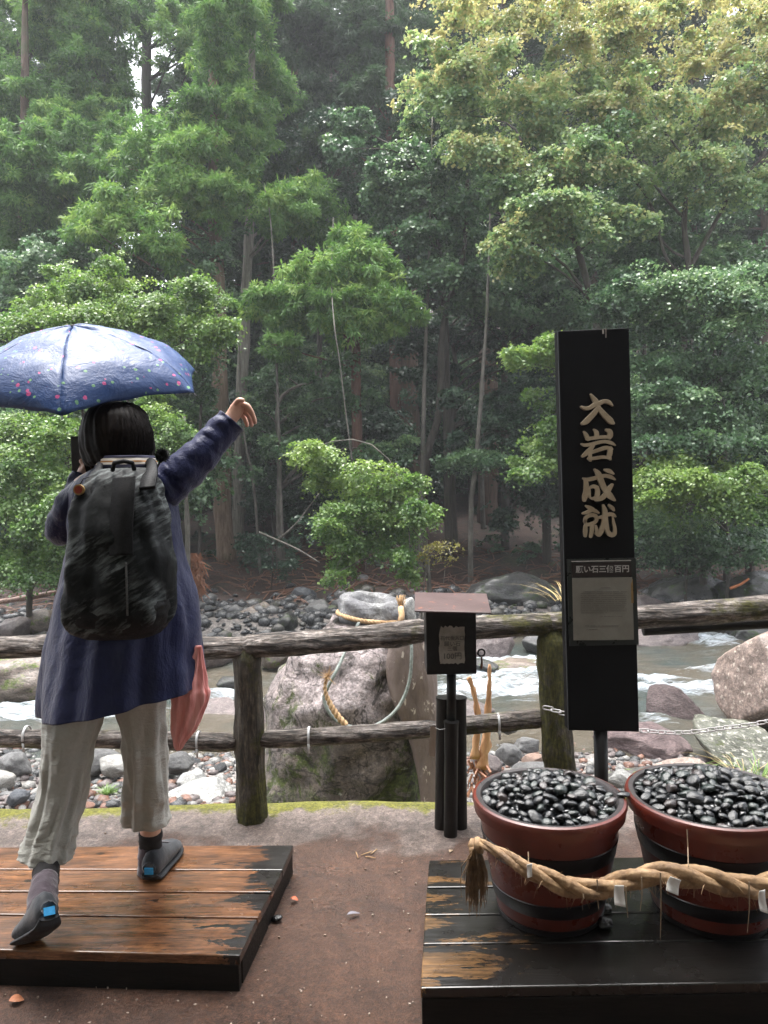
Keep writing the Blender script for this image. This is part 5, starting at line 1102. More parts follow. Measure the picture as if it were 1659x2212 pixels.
def platform(rows, zt, mat, label, ends, h, name='wooden_platform'):
    """rows: list of (u_left, v_left, u_right, v_right) plank joints from the back to the front on the plane zt"""
    L = [G(r[0], r[1], zt) for r in rows]; Rr = [G(r[2], r[3], zt) for r in rows]
    t = empty(name, G(rows[-1][2], rows[-1][3], 0), label, 'platform')
    for i in range(len(rows)-1):
        a, b_, c, d = L[i+1], Rr[i+1], Rr[i], L[i]; gp = .0035
        s1 = (d-a).normalized()*gp; s2 = (c-b_).normalized()*gp
        dz = Vector((0, 0, random.uniform(-.0015, .0015)))
        bb = B(); bb.quadbox([a+s1+dz, b_+s2+dz, c-s2+dz, d-s1+dz], (0, 0, -.03)); o = bb.build('plank', mat, t); bevel(o, .004, 2)
        o.data.transform(Matrix.Translation(Vector((0, 0, 0))))
    # skirt boards just inside the planks
    def skirt(p, q_, nrm):
        nrm = Vector(nrm); bb = B(); zt2 = Vector((0, 0, -.0305)); bb.quadbox([p+zt2, q_+zt2, q_+zt2+nrm*.03, p+zt2+nrm*.03], (0, 0, -(h-.030))); bevel(bb.build('skirt_board', DARKW, t), .003)
    fr = (Rr[-1]-L[-1]).normalized(); nb = Vector((-fr.y, fr.x, 0)); off = nb*.004
    skirt(L[-1]+off+fr*.004, Rr[-1]+off-fr*.004, nb)
    if ends == 'right':
        e = (Rr[0]-Rr[-1]).normalized(); ne = Vector((-e.y, e.x, 0)); skirt(Rr[-1]+ne*.004+e*.04, Rr[0]+ne*.004, ne)
    else:
        e = (L[0]-L[-1]).normalized(); ne = Vector((e.y, -e.x, 0)); bb = [L[0]+ne*.004, L[-1]+ne*.004+e*.04]; skirt(bb[0], bb[1], ne)
    return t
def ext(u1, v1, u2, v2, u): return v1+(v2-v1)*(u-u1)/(u2-u1)
rows = []
for ur, vr, vl in ((634, 1824, 1829), (610, 1880, 1878), (585, 1928, 1926), (556, 1982.6, 1975.5), (517, 2065, 2052)):
    rows.append((-520, ext(0, vl, ur, vr, -520), ur, vr))
H1 = .112
PM1 = plank_mat('orange_brown_wet_plank', [(.075, .032, .014), (.17, .072, .030), (.28, .13, .055)], (.009, .007, .006), (1.2, .60), .0)
platform(rows, H1, PM1, 'low orange-brown wooden platform the walker stands on', 'right', H1)
rows = []
for ul, vl, ur, vr in ((927, 1857, 1659, 1846), (922, 1918, 1659, 1908), (918, 1977, 1659, 1968), (914, 2040, 1659, 2031), (908, 2137, 1659, 2124)):
    rows.append((ul, vl, 2150, ext(ul, vl, ur, vr, 2150)))
H2 = .12
PM2 = plank_mat('blackened_wet_plank', [(.05, .028, .014), (.14, .075, .03), (.30, .16, .06)], (.008, .007, .006), (.42, .0), .0)
platform(rows, H2, PM2, 'low blackened wooden platform carrying the red tubs', 'left', H2)

# ------------------------------------------------------------------ tubs of pebbles
q = N('red_brown_lacquer'); co = q.coord(); f = q.noise(co, 5, 7, .7)
q.col(q.ramp(f, [(.3, (.055, .010, .006)), (.6, (.11, .020, .012)), (.75, (.15, .034, .022))])); q.rough(q.ramp(q.noise(co, 12, 5), [(.3, .22), (.7, .42)])); TUBR = q.m
TUBB = simple('black_lacquer', [(.004, .0035, .004), (.010, .008, .0085)], 7, rough=(.3, .5), spec=.3)
def lathe(name, prof, c, mat, parent, n=96, wob=.0015):
    vs = []
    for r, z in prof:
        for k in range(n):
            an = 2*PI*k/n; rr_ = r*(1+wob*math.sin(3*an+z*20)); vs.append(Vector((c.x+rr_*math.cos(an), c.y+rr_*math.sin(an), c.z+z)))
    m = len(prof); fs = [(i*n+k, i*n+(k+1) % n, (i+1)*n+(k+1) % n, (i+1)*n+k) for i in range(m-1) for k in range(n)]
    return shade_auto(mk(name, vs, fs, mat, parent), 45)
PEB = [rock_mesh('pebble', 100+i, 3, .16, 2, .72) for i in range(9)]
def peb_mat(name, c1, c2):
    q = N(name); co = q.coord(); v = q.rnd(); f = q.noise(co, 1.6, 5, .6)
    q.col(q.mix(f, c1, c2)); q.rough(q.ramp(v, [(0, .05), (1, .24)])); q.bump(q.noise(co, 5, 5, .6), .25, .05); q.b.inputs['Specular IOR Level'].default_value = .6; q.b.inputs['Coat Weight'].default_value = .25; q.b.inputs['Coat Roughness'].default_value = .06; return q.m
PBM = [peb_mat('black_pebble', (.002, .0025, .003), (.008, .010, .012)), peb_mat('green_black_pebble', (.006, .011, .010), (.022, .032, .028)), peb_mat('brown_black_pebble', (.014, .010, .010), (.05, .038, .036))]
def tub(c, Rt, Rb, h, label, side, wide, npick, seed):
    t = empty('tub', c, label, 'tub')
    def R_(u): return Rb+(Rt-.012-Rb)*u**.85
    prof = [(.001, .006), (Rb*.9, .004), (Rb, 0.0)]+[(R_(u), u*h*.93) for u in np.linspace(.02, 1, 22)]
    lathe('tub_body', prof, c, TUBR, t)
    z0 = h*.93
    lathe('rim', [(R_(1), z0-.03), (R_(1)+.010, z0-.026), (Rt, z0-.008), (Rt+.004, z0+.006), (Rt, z0+.016), (Rt-.008, z0+.019)], c, TUBR, t)
    lathe('inner_lip', [(Rt-.008, z0+.019), (Rt-.022, z0+.017), (Rt-.030, z0+.004), (Rt-.034, z0-.05), (Rt-.045, z0-.16), (.01, z0-.17)], c, simple('grey_black_lip', [(.03, .027, .028), (.06, .052, .053)], 8, rough=(.25, .4)), t)
    for a, b_ in ((.60, .745), (.17, .30)): lathe('black_band', [(R_(a)+.0005, h*.93*a), (R_(a)+.003, h*.93*a+.002), (R_(b_)+.003, h*.93*b_-.002), (R_(b_)+.0005, h*.93*b_)], c, TUBB, t)
    lathe('base_ring', [(Rb-.004, -.0), (Rb+.004, .001), (R_(.05)+.004, h*.05), (R_(.05)+.0005, h*.052)], c, TUBB, t)
    r = random.Random(seed); pts = []; Ri = Rt-.040; top = z0
    tries = 0
    while tries < 14000 and len(pts) < 420:
        tries += 1; a = r.uniform(0, 2*PI); rr_ = Ri*math.sqrt(r.random()); x, y = rr_*math.cos(a), rr_*math.sin(a); s = r.uniform(.0125, .0225)
        if all((x-p[0])**2+((y-p[1]))**2 > (.80*(s+p[2]))**2 for p in pts): pts.append((x, y, s))
    obs = []
    for (x, y, s) in pts:
        z = top+.002+.058*(1-(x*x+y*y)/Ri**2)+r.uniform(-.005, .012)
        obs.append((c.x+x, c.y+y, c.z+z, s))
    vis = [o for o in obs if o[0] < 1.42]
    vis.sort(key=lambda o: o[1]); chosen = set(vis[:npick]); V = []; F = []; n_ = 0; low = []
    for o in obs:
        sc = (o[3]*r.uniform(1.0, 1.5), o[3]*r.uniform(.8, 1.1), o[3]*r.uniform(.75, 1.05)); ro = (r.uniform(-.6, .6), r.uniform(-.6, .6), r.uniform(0, 6.28)); mi = r.choice((0, 0, 0, 0, 1, 1, 2) if r.random() < .8 else (0,))
        me = r.choice(PEB)
        if o in chosen: stone_at(me, PBM[mi], o[:3], sc, ro, 'pebble', ('glossy black', 'greenish black', 'brownish black')[mi]+' pebble heaped in the '+wide, 'polished pebbles in the '+wide, 'pebble')
        else: low.append((me, o, sc, ro))
    # the layer below and the pebbles beyond the limit
    for _ in range(330):
        a = r.uniform(0, 2*PI); rr_ = Ri*math.sqrt(r.random()); s = .017
        low.append((r.choice(PEB), (c.x+rr_*math.cos(a), c.y+rr_*math.sin(a), c.z+top-.014+.056*(1-(rr_/Ri)**2), s), (s*1.2, s, s*.9), (r.uniform(-.6, .6), r.uniform(-.6, .6), r.uniform(0, 6.28))))
    V = []; F = []; k = 0
    for me, o, sc, ro in low:
        co = np.empty(len(me.vertices)*3); me.vertices.foreach_get('co', co); co = co.reshape(-1, 3)*np.array(sc)
        co = co@np.array(Euler(ro).to_matrix()).T+np.array(o[:3]); V.append(co); F += [tuple(i+k for i in p.vertices) for p in me.polygons]; k += len(co)
    tag(mk('pebble_heap', np.concatenate(V).tolist(), F, PBM[0]), 'remaining black pebbles filling the '+wide, None, 'polished pebbles in the '+wide, 'stuff')
    return t
c1 = P(1185, 1740, 2.39); c1 = Vector((c1.x, 2.39, H2+.001))
tub(c1, .236, .160, .372, 'red-brown tub heaped with black pebbles, nearer the offering box', -1, 'left tub', 150, 1)
c2 = Vector((P(1537, 1740, 2.37).x, 2.37, H2+.001))
tub(c2, .258, .172, .378, 'red-brown tub heaped with black pebbles, cut off by the right picture edge', 1, 'right tub', 150, 2)
def lone(u, v, z, s, label, name='pebble', m=0):
    p = G(u, v, z); p.z = z+s*.6; stone_at(PEB[m], PBM[0], p, (s*1.2, s, s*.8), (.1, .2, u*.1), name, label, None, 'pebble')
lone(598, 1990, .0, .017, 'single black pebble on the ground right of the orange-brown platform')
lone(1310, 1967, H2, .017, 'black pebble lying behind the hanging paper strip between the tubs')
lone(1306, 2003, H2, .024, 'dark oval pebble lying on the black platform between the tubs', m=3)
lone(1656, 2012, H2, .018, 'black pebble lying at the right picture edge beside the right tub', m=4)
pz = P(1347, 1716, 2.37); stone_at(PEB[2], PBM[0], pz, (.022, .016, .012), (0, 0, .2), 'pebble', 'single black pebble caught between the rims of the two tubs', None, 'pebble')

# ------------------------------------------------------------------ thick straw rope in front of the tubs
pts = [P(*a) for a in ((1030, 1818, 2.20), (1050, 1826, 2.14), (1080, 1842, 2.10), (1110, 1860, 2.07), (1141, 1878, 2.05), (1180, 1897, 2.045), (1220, 1912, 2.045), (1265, 1922, 2.05), (1310, 1916, 2.06), (1350, 1903, 2.06), (1395, 1892, 2.05), (1440, 1888, 2.04), (1490, 1893, 2.035), (1540, 1902, 2.035), (1590, 1914, 2.04), (1640, 1915, 2.05), (1700, 1900, 2.07), (1800, 1880, 2.1))]
rd = [.011, .013, .016, .019, .023, .026, .028, .028, .028, .028, .029, .031, .032, .032, .032, .031, .03, .03]
tr = rope('straw_rope', pts, rd, 3, .34, STRAWD, 'thick twisted straw rope slung across the front of both tubs', 'rope', 330, 12, hairs=80, rnd=random.Random(2), fat=.54)
b = B(); k0 = P(1030, 1822, 2.17)
b.tube([P(1022, 1812, 2.2), P(1020, 1826, 2.19), P(1026, 1840, 2.18)], [.008, .014, .012], 10); b.tube([P(1030, 1812, 2.18), P(1034, 1826, 2.16), P(1030, 1842, 2.17)], [.010, .014, .010], 10)
b.tube([P(1018, 1838, 2.18), P(1040, 1836, 2.16)], .012, 8); b.build('knot', STRAWD, tr, True)
b = B(); r6 = random.Random(9)
for _ in range(210):
    a = r6.uniform(-1, 1); u0, v0 = 1028+a*8, 1838+r6.uniform(-4, 4); l = r6.uniform(70, 150)*(1-.25*abs(a)); u1 = u0+a*10+r6.gauss(0, 6)-2; v1 = v0+l
    d = 2.17+r6.uniform(-.015, .03)
    b.tube([P(u0, v0, d), P(u0+a*9, v0+l*.25, d-.01), P(u1, v1*.6+v0*.4, d-.005), P(u1+r6.gauss(0, 3), v1, d)], [.0016, .0018, .0013, .0006], 3, False)
tag(b.build('tassel', simple('dark_wet_straw', [(.05, .03, .015), (.16, .095, .045), (.30, .19, .10)], 30), tr), kind='stuff')
WP = simple('white_paper', [(.62, .61, .58), (.80, .79, .76)], 20, rough=(.6, .8))
def paper(cs, d, bend=.01, lab=None):
    V = []; n = 8
    for i in range(n+1):
        t_ = i/n
        for s_ in (0, 1):
            u = cs[0+s_][0]*(1-t_)+cs[3-s_][0]*t_; v = cs[0+s_][1]*(1-t_)+cs[3-s_][1]*t_; p = P(u, v, d)+Vector((0, bend*math.sin(t_*2.6+s_), 0)); V.append(p)
    o = mk('paper_strip', V, [(2*i, 2*i+1, 2*i+3, 2*i+2) for i in range(n)], WP, tr); m = o.modifiers.new('thick', 'SOLIDIFY'); m.thickness = .0008
paper([(1328, 1912), (1350, 1916), (1351, 1958), (1329, 1957)], 2.012); paper([(1448, 1893), (1474, 1905), (1464, 1933), (1440, 1926)], 1.995); paper([(1138, 1868), (1150, 1866), (1149, 1893), (1140, 1898)], 2.01, .004); paper([(1640, 1925), (1656, 1925), (1658, 1972), (1644, 1970)], 1.995)
b = B()
for (u, v0, v1) in ((1427, 1885, 2030), (1386, 1895, 1968), (1352, 1915, 1982), (1618, 1905, 2015), (1260, 1930, 1950), (1290, 1900, 1925)):
    b.tube([P(u, v0, 2.0), P(u+1, (v0+v1)/2, 1.995), P(u+r6.uniform(-6, 6), v1, 2.0)], [.0022, .0016, .001], 4)
b.tube([P(1484, 1790+2, 2.085), P(1486, 1830, 2.07), P(1487, 1872, 2.02)], .0016, 4); b.tube([P(1141, 1840, 2.12), P(1142, 1866, 2.07)], .0015, 4)
tag(b.build('loose_straw', simple('dull_straw', [(.12, .08, .045), (.24, .17, .1)], 30), tr), kind='stuff')

# ------------------------------------------------------------------ litter on the ground
def leaf(u, v, z, s, col, label, rz=0, asp=.6, cat='leaf', curl=.25, name='fallen_leaf'):
    c = G(u, v, z); n = 7; V = []
    for i in range(n+1):
        t_ = i/n; w_ = math.sin(PI*min(1, t_*1.02+.02))**.7*s*asp*.5
        for k in (-1, 0, 1): V.append(Vector(((t_-.5)*s, k*w_, .004+abs(k)*w_*curl+s*.12*math.sin(t_*3+1))))
    M = Matrix.Rotation(rz, 4, 'Z'); V = [M@p for p in V]
    o = mk(name, V, [(i*3+k, i*3+k+1, (i+1)*3+k+1, (i+1)*3+k) for i in range(n) for k in (0, 1)], simple('leaf_colour', [tuple(x*.7 for x in col), col], 60)); o.location = c
    m = o.modifiers.new('thick', 'SOLIDIFY'); m.thickness = .0006; tag(o, label, cat)
leaf(36, 2164, .003, .04, (.50, .20, .10), 'curled orange leaf on the ground at the lower left corner', .3, .9)
leaf(636, 1945, .003, .028, (.50, .13, .06), 'small orange-red leaf right of the orange-brown platform', -.2, .8)
leaf(764, 1977, .003, .05, (.22, .21, .24), 'grey curled leaf with pale stalk in the middle of the path', .5, .35)
leaf(1776*.5486, 3355*.5486, .003, .035, (.45, .33, .22), 'pale tan leaf standing behind the corner of the black platform', 1.2, .5)
leaf(770, 1745, .012, .035, (.30, .08, .03), 'rust-red leaf on the mossy kerb below the roped boulder', .4, .5)
leaf(690, 1742, .012, .03, (.62, .58, .5), 'white petal-like leaf on the mossy kerb right of the tall log post', 1.4, .5)
b = B(); c = G(790, 1850, .004)
for dx, dy, a, l in ((-.02, .01, .5, .05), (.0, .0, -.5, .045), (.02, .02, .9, .04), (-.03, -.01, 1.8, .04)): 
    b.tube([c+Vector((dx, dy, 0)), c+Vector((dx+math.cos(a)*l, dy+math.sin(a)*l, .004))], .0022, 5)
tag(b.build('straw_bits', STRAW, None, True), 'few pale straw bits crossing on the path before the kerb', 'straw')
b = B()
for _ in range(210):
    u, v = r6.uniform(-50, 1000), r6.uniform(1800, 2260); p = G(u, v, .0015); s_ = r6.uniform(.0008, .0028); a = r6.uniform(0, 3.1)
    b.quadbox([p+Vector((math.cos(a+k*PI/2)*s_*(1.8 if k % 2 else 1), math.sin(a+k*PI/2)*s_*(1.8 if k % 2 else 1), .008)) for k in range(4)], (0, 0, -.006))
for v_ in b.v: v_.z -= .004
tag(b.build('path_specks', simple('pale_specks', [(.25, .17, .12), (.5, .42, .36)], 3)), 'tiny pale bits of grit and petals strewn over the path', kind='stuff')
# split orange wood stakes behind the box
for pts, r0, r1, lab in (([(1040, 1660), (1052, 1590), (1056, 1500), (1058, 1435)], .034, .007, 'split orange wood stake rising behind the lower rail, right one'), ([(1025, 1640), (1033, 1560), (1025, 1500), (1013, 1462)], .022, .010, 'thin split orange wood stake behind the bundle of posts, left one')):
    cp = curve_pts([tuple(P(u, v, 3.95)) for u, v in pts], 16); b = B(); b.tube([Vector(p) for p in cp], [r0+(r1-r0)*(i/16)**.7 for i in range(17)], 8, wob=1.3, flat=.4)
    tag(b.build('wood_stake', simple('fresh_split_wood', [(.30, .13, .06), (.50, .27, .14), (.62, .38, .22)], 7, (3, 3, .6), (.6, .9), .6), None, True), lab, 'stake')
b = B()
for _ in range(60):
    u = r6.uniform(1012, 1050); v = r6.uniform(1640, 1745); a = r6.gauss(1.5, .5); p = P(u, v, 3.95); l = r6.uniform(.02, .09); b.tube([p, p+Vector((math.cos(a)*l, r6.gauss(0, .02), -math.sin(a)*l))], r6.uniform(.002, .007), 4)
tag(b.build('wood_splinters', simple('rotten_orange_wood', [(.16, .06, .035), (.42, .2, .11)], 12)), 'heap of rotten orange wood splinters right of the bundled posts', kind='stuff')
# grass tufts
def grass(c, n, h, spread, mat, label, seed, name='grass_tuft', w=.003, droop=.5):
    r = random.Random(seed); b = B()
    for _ in range(n):
        a = r.uniform(0, 6.28); l = h*r.uniform(.5, 1.2); o = Vector((math.cos(a), math.sin(a), 0)); s0 = Vector(c)+o*r.uniform(0, spread*.3); side = Vector((-o.y, o.x, 0))*w
        sp = spread*r.uniform(.3, 1.3); V = []
        for i in range(5):
            t_ = i/4; p = s0+o*sp*t_**1.5+Vector((0, 0, l*(t_-droop*t_*t_*t_*.8))); ww = (1-t_**2)+.05; V += [p-side*ww, p+side*ww]
        b.add(V, [(2*i, 2*i+1, 2*i+3, 2*i+2) for i in range(4)])
    o = b.build(name, mat, None, True); return tag(o, label, 'grass')
GR = simple('grass_blade', [(.06, .12, .02), (.14, .24, .04)], 20); GY = simple('yellow_grass', [(.25, .19, .07), (.42, .32, .14)], 20)
p = land(232, 1722); grass(p, 110, .12, .1, GR, 'small bright green grass tuft between the walker\'s legs on the bank', 1)
p = land(1640, 1700); grass(p+Vector((0, 0, -.02)), 46, .42, .35, GR, 'long green grass blades behind the right tub', 2, w=.005, droop=.7)
p = land(1610, 1690); grass(p, 26, .35, .5, GY, 'thin yellow grass stalks arching behind the right tub', 3, w=.003, droop=.9)
p = P(1222, 1300, 10.5); grass(p, 34, .32, .75, GY, 'dry yellow grass stems arching out left of the sign above the rail', 4, w=.008, droop=.6)
p = P(430, 1265, 15.2); b = B(); r8 = random.Random(12)
for _ in range(260):
    a = r8.uniform(0, 1); c = p+Vector((r8.gauss(-.05, .07), r8.gauss(0, .07), a*.75-.1)); e = c+Vector((r8.gauss(0, .08), r8.gauss(0, .05), -r8.uniform(.08, .25))); b.tube([c, e], [.02, .004], 3, False)
tag(b.build('dead_cedar_branch', simple('rust_brown_needles', [(.14, .05, .022), (.30, .12, .055)], 9)), 'rust-brown dead cedar branch hanging right of the walker\'s coat', 'branch')
# ------------------------------------------------------------------ the person, seen from behind
PD = 2.50
SKIN = N('skin'); SKIN.col(SKIN.ramp(SKIN.noise(SKIN.coord(), 30, 5), [(.3, (.52, .29, .21)), (.7, (.66, .40, .30))])); SKIN.rough(.55); SKIN.b.inputs['Subsurface Weight'].default_value = .15; SKIN.b.inputs['Subsurface Radius'].default_value = (.01, .004, .002)
def cloth(name, c1, c2, scale=60, rough=(.55, .8), bump=.35, sheen=.3, fold=9, fs=(1, 1, .5)):
    q = N(name); co = q.coord(); f = q.noise(q.coord(fs), fold, 5, .6, .4); w = q.noise(co, scale*4, 3, .6)
    q.col(q.mix(q.noise(co, scale, 6), c1, c2)); q.rough(q.ramp(f, [(.3, rough[0]), (.7, rough[1])])); q.bump(q.math('ADD', q.math('MULTIPLY', f, 2.2), q.math('MULTIPLY', w, .15)), bump, .012)
    q.b.inputs['Sheen Weight'].default_value = sheen; q.b.inputs['Specular IOR Level'].default_value = .25; return q.m
COAT = cloth('navy_coat', (.006, .009, .040), (.013, .018, .075), 50, (.38, .6), .8, .12, 7, (1, 1, .6))
TROU = cloth('grey_trousers', (.32, .315, .28), (.43, .425, .39), 70, (.6, .8), 1, .2, 3.6, (1, 1, 2.6))
HAIR = N('dark_hair'); hc = HAIR.coord((40, 40, 3)); hf = HAIR.noise(hc, 2.5, 6, .7); HAIR.col(HAIR.ramp(hf, [(.35, (.003, .002, .002)), (.6, (.007, .004, .003)), (.78, (.022, .010, .007))])); HAIR.rough(.5); HAIR.b.inputs['Specular IOR Level'].default_value = .1; HAIR.bump(hf, .4, .003)
per = empty('person', G(215, 1960, H1), 'person in navy coat and grey cropped trousers waving one arm, seen from behind', 'person')
def body():
    """one continuous skinned figure"""
    V = []; E = []; Rd = []
    def j(u, v, d, r, parent=None):
        V.append(P(u, v, d)); Rd.append(r); i = len(V)-1
        if parent is not None: E.append((parent, i))
        return i
    pel = j(232, 1400, 2.54, .115)
    wai = j(245, 1280, 2.54, .10, pel); che = j(258, 1120, 2.54, .115, wai); nek0 = j(262, 1030, 2.55, .06, che); nek = j(258, 1000, 2.57, .046, nek0)
    h1 = j(253, 960, 2.60, .070, nek); h2 = j(252, 915, 2.60, .082, h1); h3 = j(252, 884, 2.60, .055, h2)
    # right arm
    sh = j(345, 1050, 2.54, .052, nek0); el = j(428, 985, 2.56, .040, sh); fo = j(472, 938, 2.58, .032, el); wr = j(503, 898, 2.60, .024, fo)
    pa = j(515, 882, 2.605, .024, wr); 
    for n_, (a, b_, c, e, r) in enumerate((((523, 872, 2.60), (536, 877, 2.595), (545, 893, 2.60), (550, 908, 2.605), .0088), ((527, 879, 2.615), (539, 886, 2.612), (548, 901, 2.612), (552, 917, 2.612), .009), ((524, 886, 2.63), (536, 896, 2.63), (543, 910, 2.63), (544, 923, 2.63), .0085), ((518, 891, 2.642), (528, 903, 2.645), (533, 914, 2.645), (534, 923, 2.643), .0075))):
        k = j(*a, .012, pa); k = j(*b_, r*1.12, k); k = j(*c, r, k); k = j(*e, r*.8, k)
    k = j(509, 872, 2.592, .012, pa); k = j(517, 863, 2.582, .0095, k); k = j(528, 866, 2.575, .0085, k)
    # left arm, hand raised to the face holding the umbrella
    sl_ = j(182, 1052, 2.55, .052, nek0); el2 = j(130, 1145, 2.60, .038, sl_); fo2 = j(160, 1080, 2.66, .032, el2); wr2 = j(183, 1020, 2.69, .024, fo2); pa2 = j(188, 1002, 2.70, .024, wr2)
    for a, b_, c in (((183, 994, 2.70), (180, 984, 2.71), (186, 979, 2.722)), ((190, 991, 2.70), (188, 980, 2.71), (194, 976, 2.722)), ((196, 990, 2.70), (196, 979, 2.712), (201, 976, 2.722)), ((201, 993, 2.70), (203, 984, 2.712), (206, 981, 2.722))):
        k = j(*a, .010, pa2); k = j(*b_, .0092, k); k = j(*c, .0085, k)
    k = j(180, 1002, 2.69, .011, pa2); k = j(174, 992, 2.695, .009, k)
    # legs
    hl = j(190, 1460, 2.53, .085, pel); kl = j(141, 1650, 2.475, .045, hl); al = j(102, 1862, 2.40, .032, kl); he = j(98, 1950, 2.25, .030, al); tl_ = j(78, 2000, 2.24, .024, he)
    hr = j(295, 1460, 2.55, .085, pel); kr = j(313, 1620, 2.58, .045, hr); ar = j(326, 1790, 2.645, .036, kr); hr2 = j(325, 1872, 2.66, .030, ar); tr_ = j(331, 1862, 2.76, .024, hr2)
    me = bpy.data.meshes.new('body'); me.from_pydata([tuple(v) for v in V], E, []); me.materials.append(SKIN.m)
    o = link('body', me, per); m = o.modifiers.new('skin', 'SKIN'); m.use_smooth_shade = True
    sv = me.skin_vertices[0].data
    for i, r in enumerate(Rd): sv[i].radius = (r, r)
    sv[0].use_root = True
    s = o.modifiers.new('sub', 'SUBSURF'); s.levels = 2; s.render_levels = 2
    return o
body()
# nose and ears so that the turned-away head is a head from the side too
for s_ in (-1, 1):
    b = B(); c = P(252+s_*50, 945, 2.60); V = []
    for i in range(9):
        for k in range(10): th_, ph_ = PI*i/8, 2*PI*k/10; V.append(c+Vector((math.sin(th_)*math.cos(ph_)*.010, math.sin(th_)*math.sin(ph_)*.018, math.cos(th_)*.030)))
    b.add(V, [(i*10+k, i*10+(k+1) % 10, (i+1)*10+(k+1) % 10, (i+1)*10+k) for i in range(8) for k in range(10)])
    b.build('ear', SKIN.m, per, True)
b = B(); b.tube([P(250, 945, 2.67), P(250, 960, 2.705), P(250, 968, 2.69)], [.008, .013, .009], 8); b.build('nose', SKIN.m, per, True)
for s_ in (-1, 1):
    b = B(); b.tube([P(250+s_*20-6, 942, 2.678), P(250+s_*20, 941, 2.683), P(250+s_*20+6, 942, 2.678)], [.003, .0075, .003], 8); b.build('eye', simple('eye_white', [(.5, .5, .48), (.02, .015, .01)], 60, bump=0), per, True)
b = B(); b.tube([P(237, 981, 2.675), P(250, 982, 2.685), P(263, 981, 2.675)], [.002, .005, .002], 6); b.build('mouth', simple('lips', [(.35, .1, .08), (.4, .13, .1)], 30, bump=0), per, True)

def loft(name, rings, mat, parent, n=72, seg=60, fold=0, fk=7, thick=.004, cap=(False, False), seed=0, back=None, wr=.003, foldf=None, sq=1.0):
    """rings: (v_left, v_right, u_left, u_right, d, half depth) from top to bottom"""
    cp = curve_pts(rings, n); V = []
    for i, r in enumerate(cp):
        vl, vr, ul, ur, d, th = r[:6]; t_ = i/n
        for k in range(seg):
            an = 2*PI*k/seg; ca, sa = math.cos(an), math.sin(an); ca2 = math.copysign(abs(ca)**sq, ca); sa2 = math.copysign(abs(sa)**sq, sa)
            uu = (ul+ur)/2+(ur-ul)/2*ca2; vv = (vl+vr)/2+(vr-vl)/2*ca2
            p = P(uu, vv, d); p.y = d+th*sa2
            nv = Vector((ca, sa*.9, 0))
            fa = fold*(foldf(t_) if foldf else t_**1.5)
            dsp = fa*(noise.noise(Vector((math.cos(an)*fk*.35+seed, math.sin(an)*fk*.35, t_*1.2)))*1.6)
            dsp += wr*noise.noise(Vector((ca*3+seed, sa*3, t_*9)))*1.5+wr*.8*abs(noise.noise(Vector((ca*5+t_*7, sa*5+seed, t_*14))))
            if back: dsp += back(t_, an)
            V.append(p+nv*dsp)
    F = [(i*seg+k, (i+1)*seg+k, (i+1)*seg+(k+1) % seg, i*seg+(k+1) % seg) for i in range(n) for k in range(seg)]
    if cap[0]: F.append(tuple(range(seg)))
    if cap[1]: F.append(tuple(n*seg+k for k in range(seg-1, -1, -1)))
    o = mk(name, V, F, mat, parent)
    if thick: m = o.modifiers.new('thick', 'SOLIDIFY'); m.thickness = thick; m.offset = -1
    return o
# coat: neck down to the slanting hem
coat = loft('coat', [(1004, 1002, 222, 300, 2.56, .06), (1012, 1010, 205, 330, 2.555, .085), (1030, 1024, 178, 352, 2.55, .105), (1062, 1058, 160, 372, 2.545, .125), (1110, 1105, 158, 382, 2.54, .135), (1170, 1165, 156, 386, 2.54, .14), (1230, 1225, 150, 402, 2.54, .15), (1300, 1290, 132, 422, 2.53, .165), (1380, 1360, 113, 428, 2.52, .18), (1463, 1420, 99, 432, 2.51, .19), (1543, 1476, 89, 437, 2.50, .20)],
            COAT, per, 110, 120, .030, 9, .004, seed=2, wr=.006)
COL_ = N('striped_collar'); z_ = COL_.xyz()[2]
zc = P(300, 997, 2.5).z
w_ = COL_.math('MULTIPLY', COL_.math('SUBTRACT', z_, zc-.016), 1/.032)
COL_.col(COL_.ramp(w_, [(0, (.02, .02, .05)), (.22, (.75, .68, .6)), (.45, (.5, .22, .05)), (.6, (.75, .68, .6)), (.85, (.03, .03, .07))], 'CONSTANT')); COL_.rough(.7)
loft('collar', [(986, 984, 214, 332, 2.54, .082), (1000, 997, 210, 337, 2.54, .088), (1012, 1010, 206, 340, 2.54, .092)], COL_.m, per, 10, 60, thick=.006, wr=.002)
def sleeve(name, pts, rs, seed, n=70, seg=40, am=.0045):
    cp = curve_pts([tuple(P(*a))+(r,) for a, r in zip(pts, rs)], n); b = []; prev = None
    for i, c in enumerate(cp):
        p = Vector(c[:3]); t_ = (Vector(cp[min(i+1, n)][:3])-Vector(cp[max(i-1, 0)][:3])).normalized()
        a = (prev-t_*prev.dot(t_)).normalized() if prev is not None else t_.cross(Vector((0, 1, 0))).normalized(); prev = a; c2 = t_.cross(a); L = i/n
        for k in range(seg):
            an = 2*PI*k/seg; r = c[3]+am*noise.noise(Vector((math.cos(an)*1.2, math.sin(an)*1.2+seed, L*13)))*1.6+am*1.3*abs(noise.noise(Vector((math.cos(an+L*5)*1.5+seed, math.sin(an+L*5)*1.5, L*20))))-am*.3
            b.append(p+a*math.cos(an)*r+c2*math.sin(an)*r)
    o = mk(name, b, [(i*seg+k, (i+1)*seg+k, (i+1)*seg+(k+1) % seg, i*seg+(k+1) % seg) for i in range(n) for k in range(seg)], COAT, per)
    m = o.modifiers.new('thick', 'SOLIDIFY'); m.thickness = .003; m.offset = -1; return o
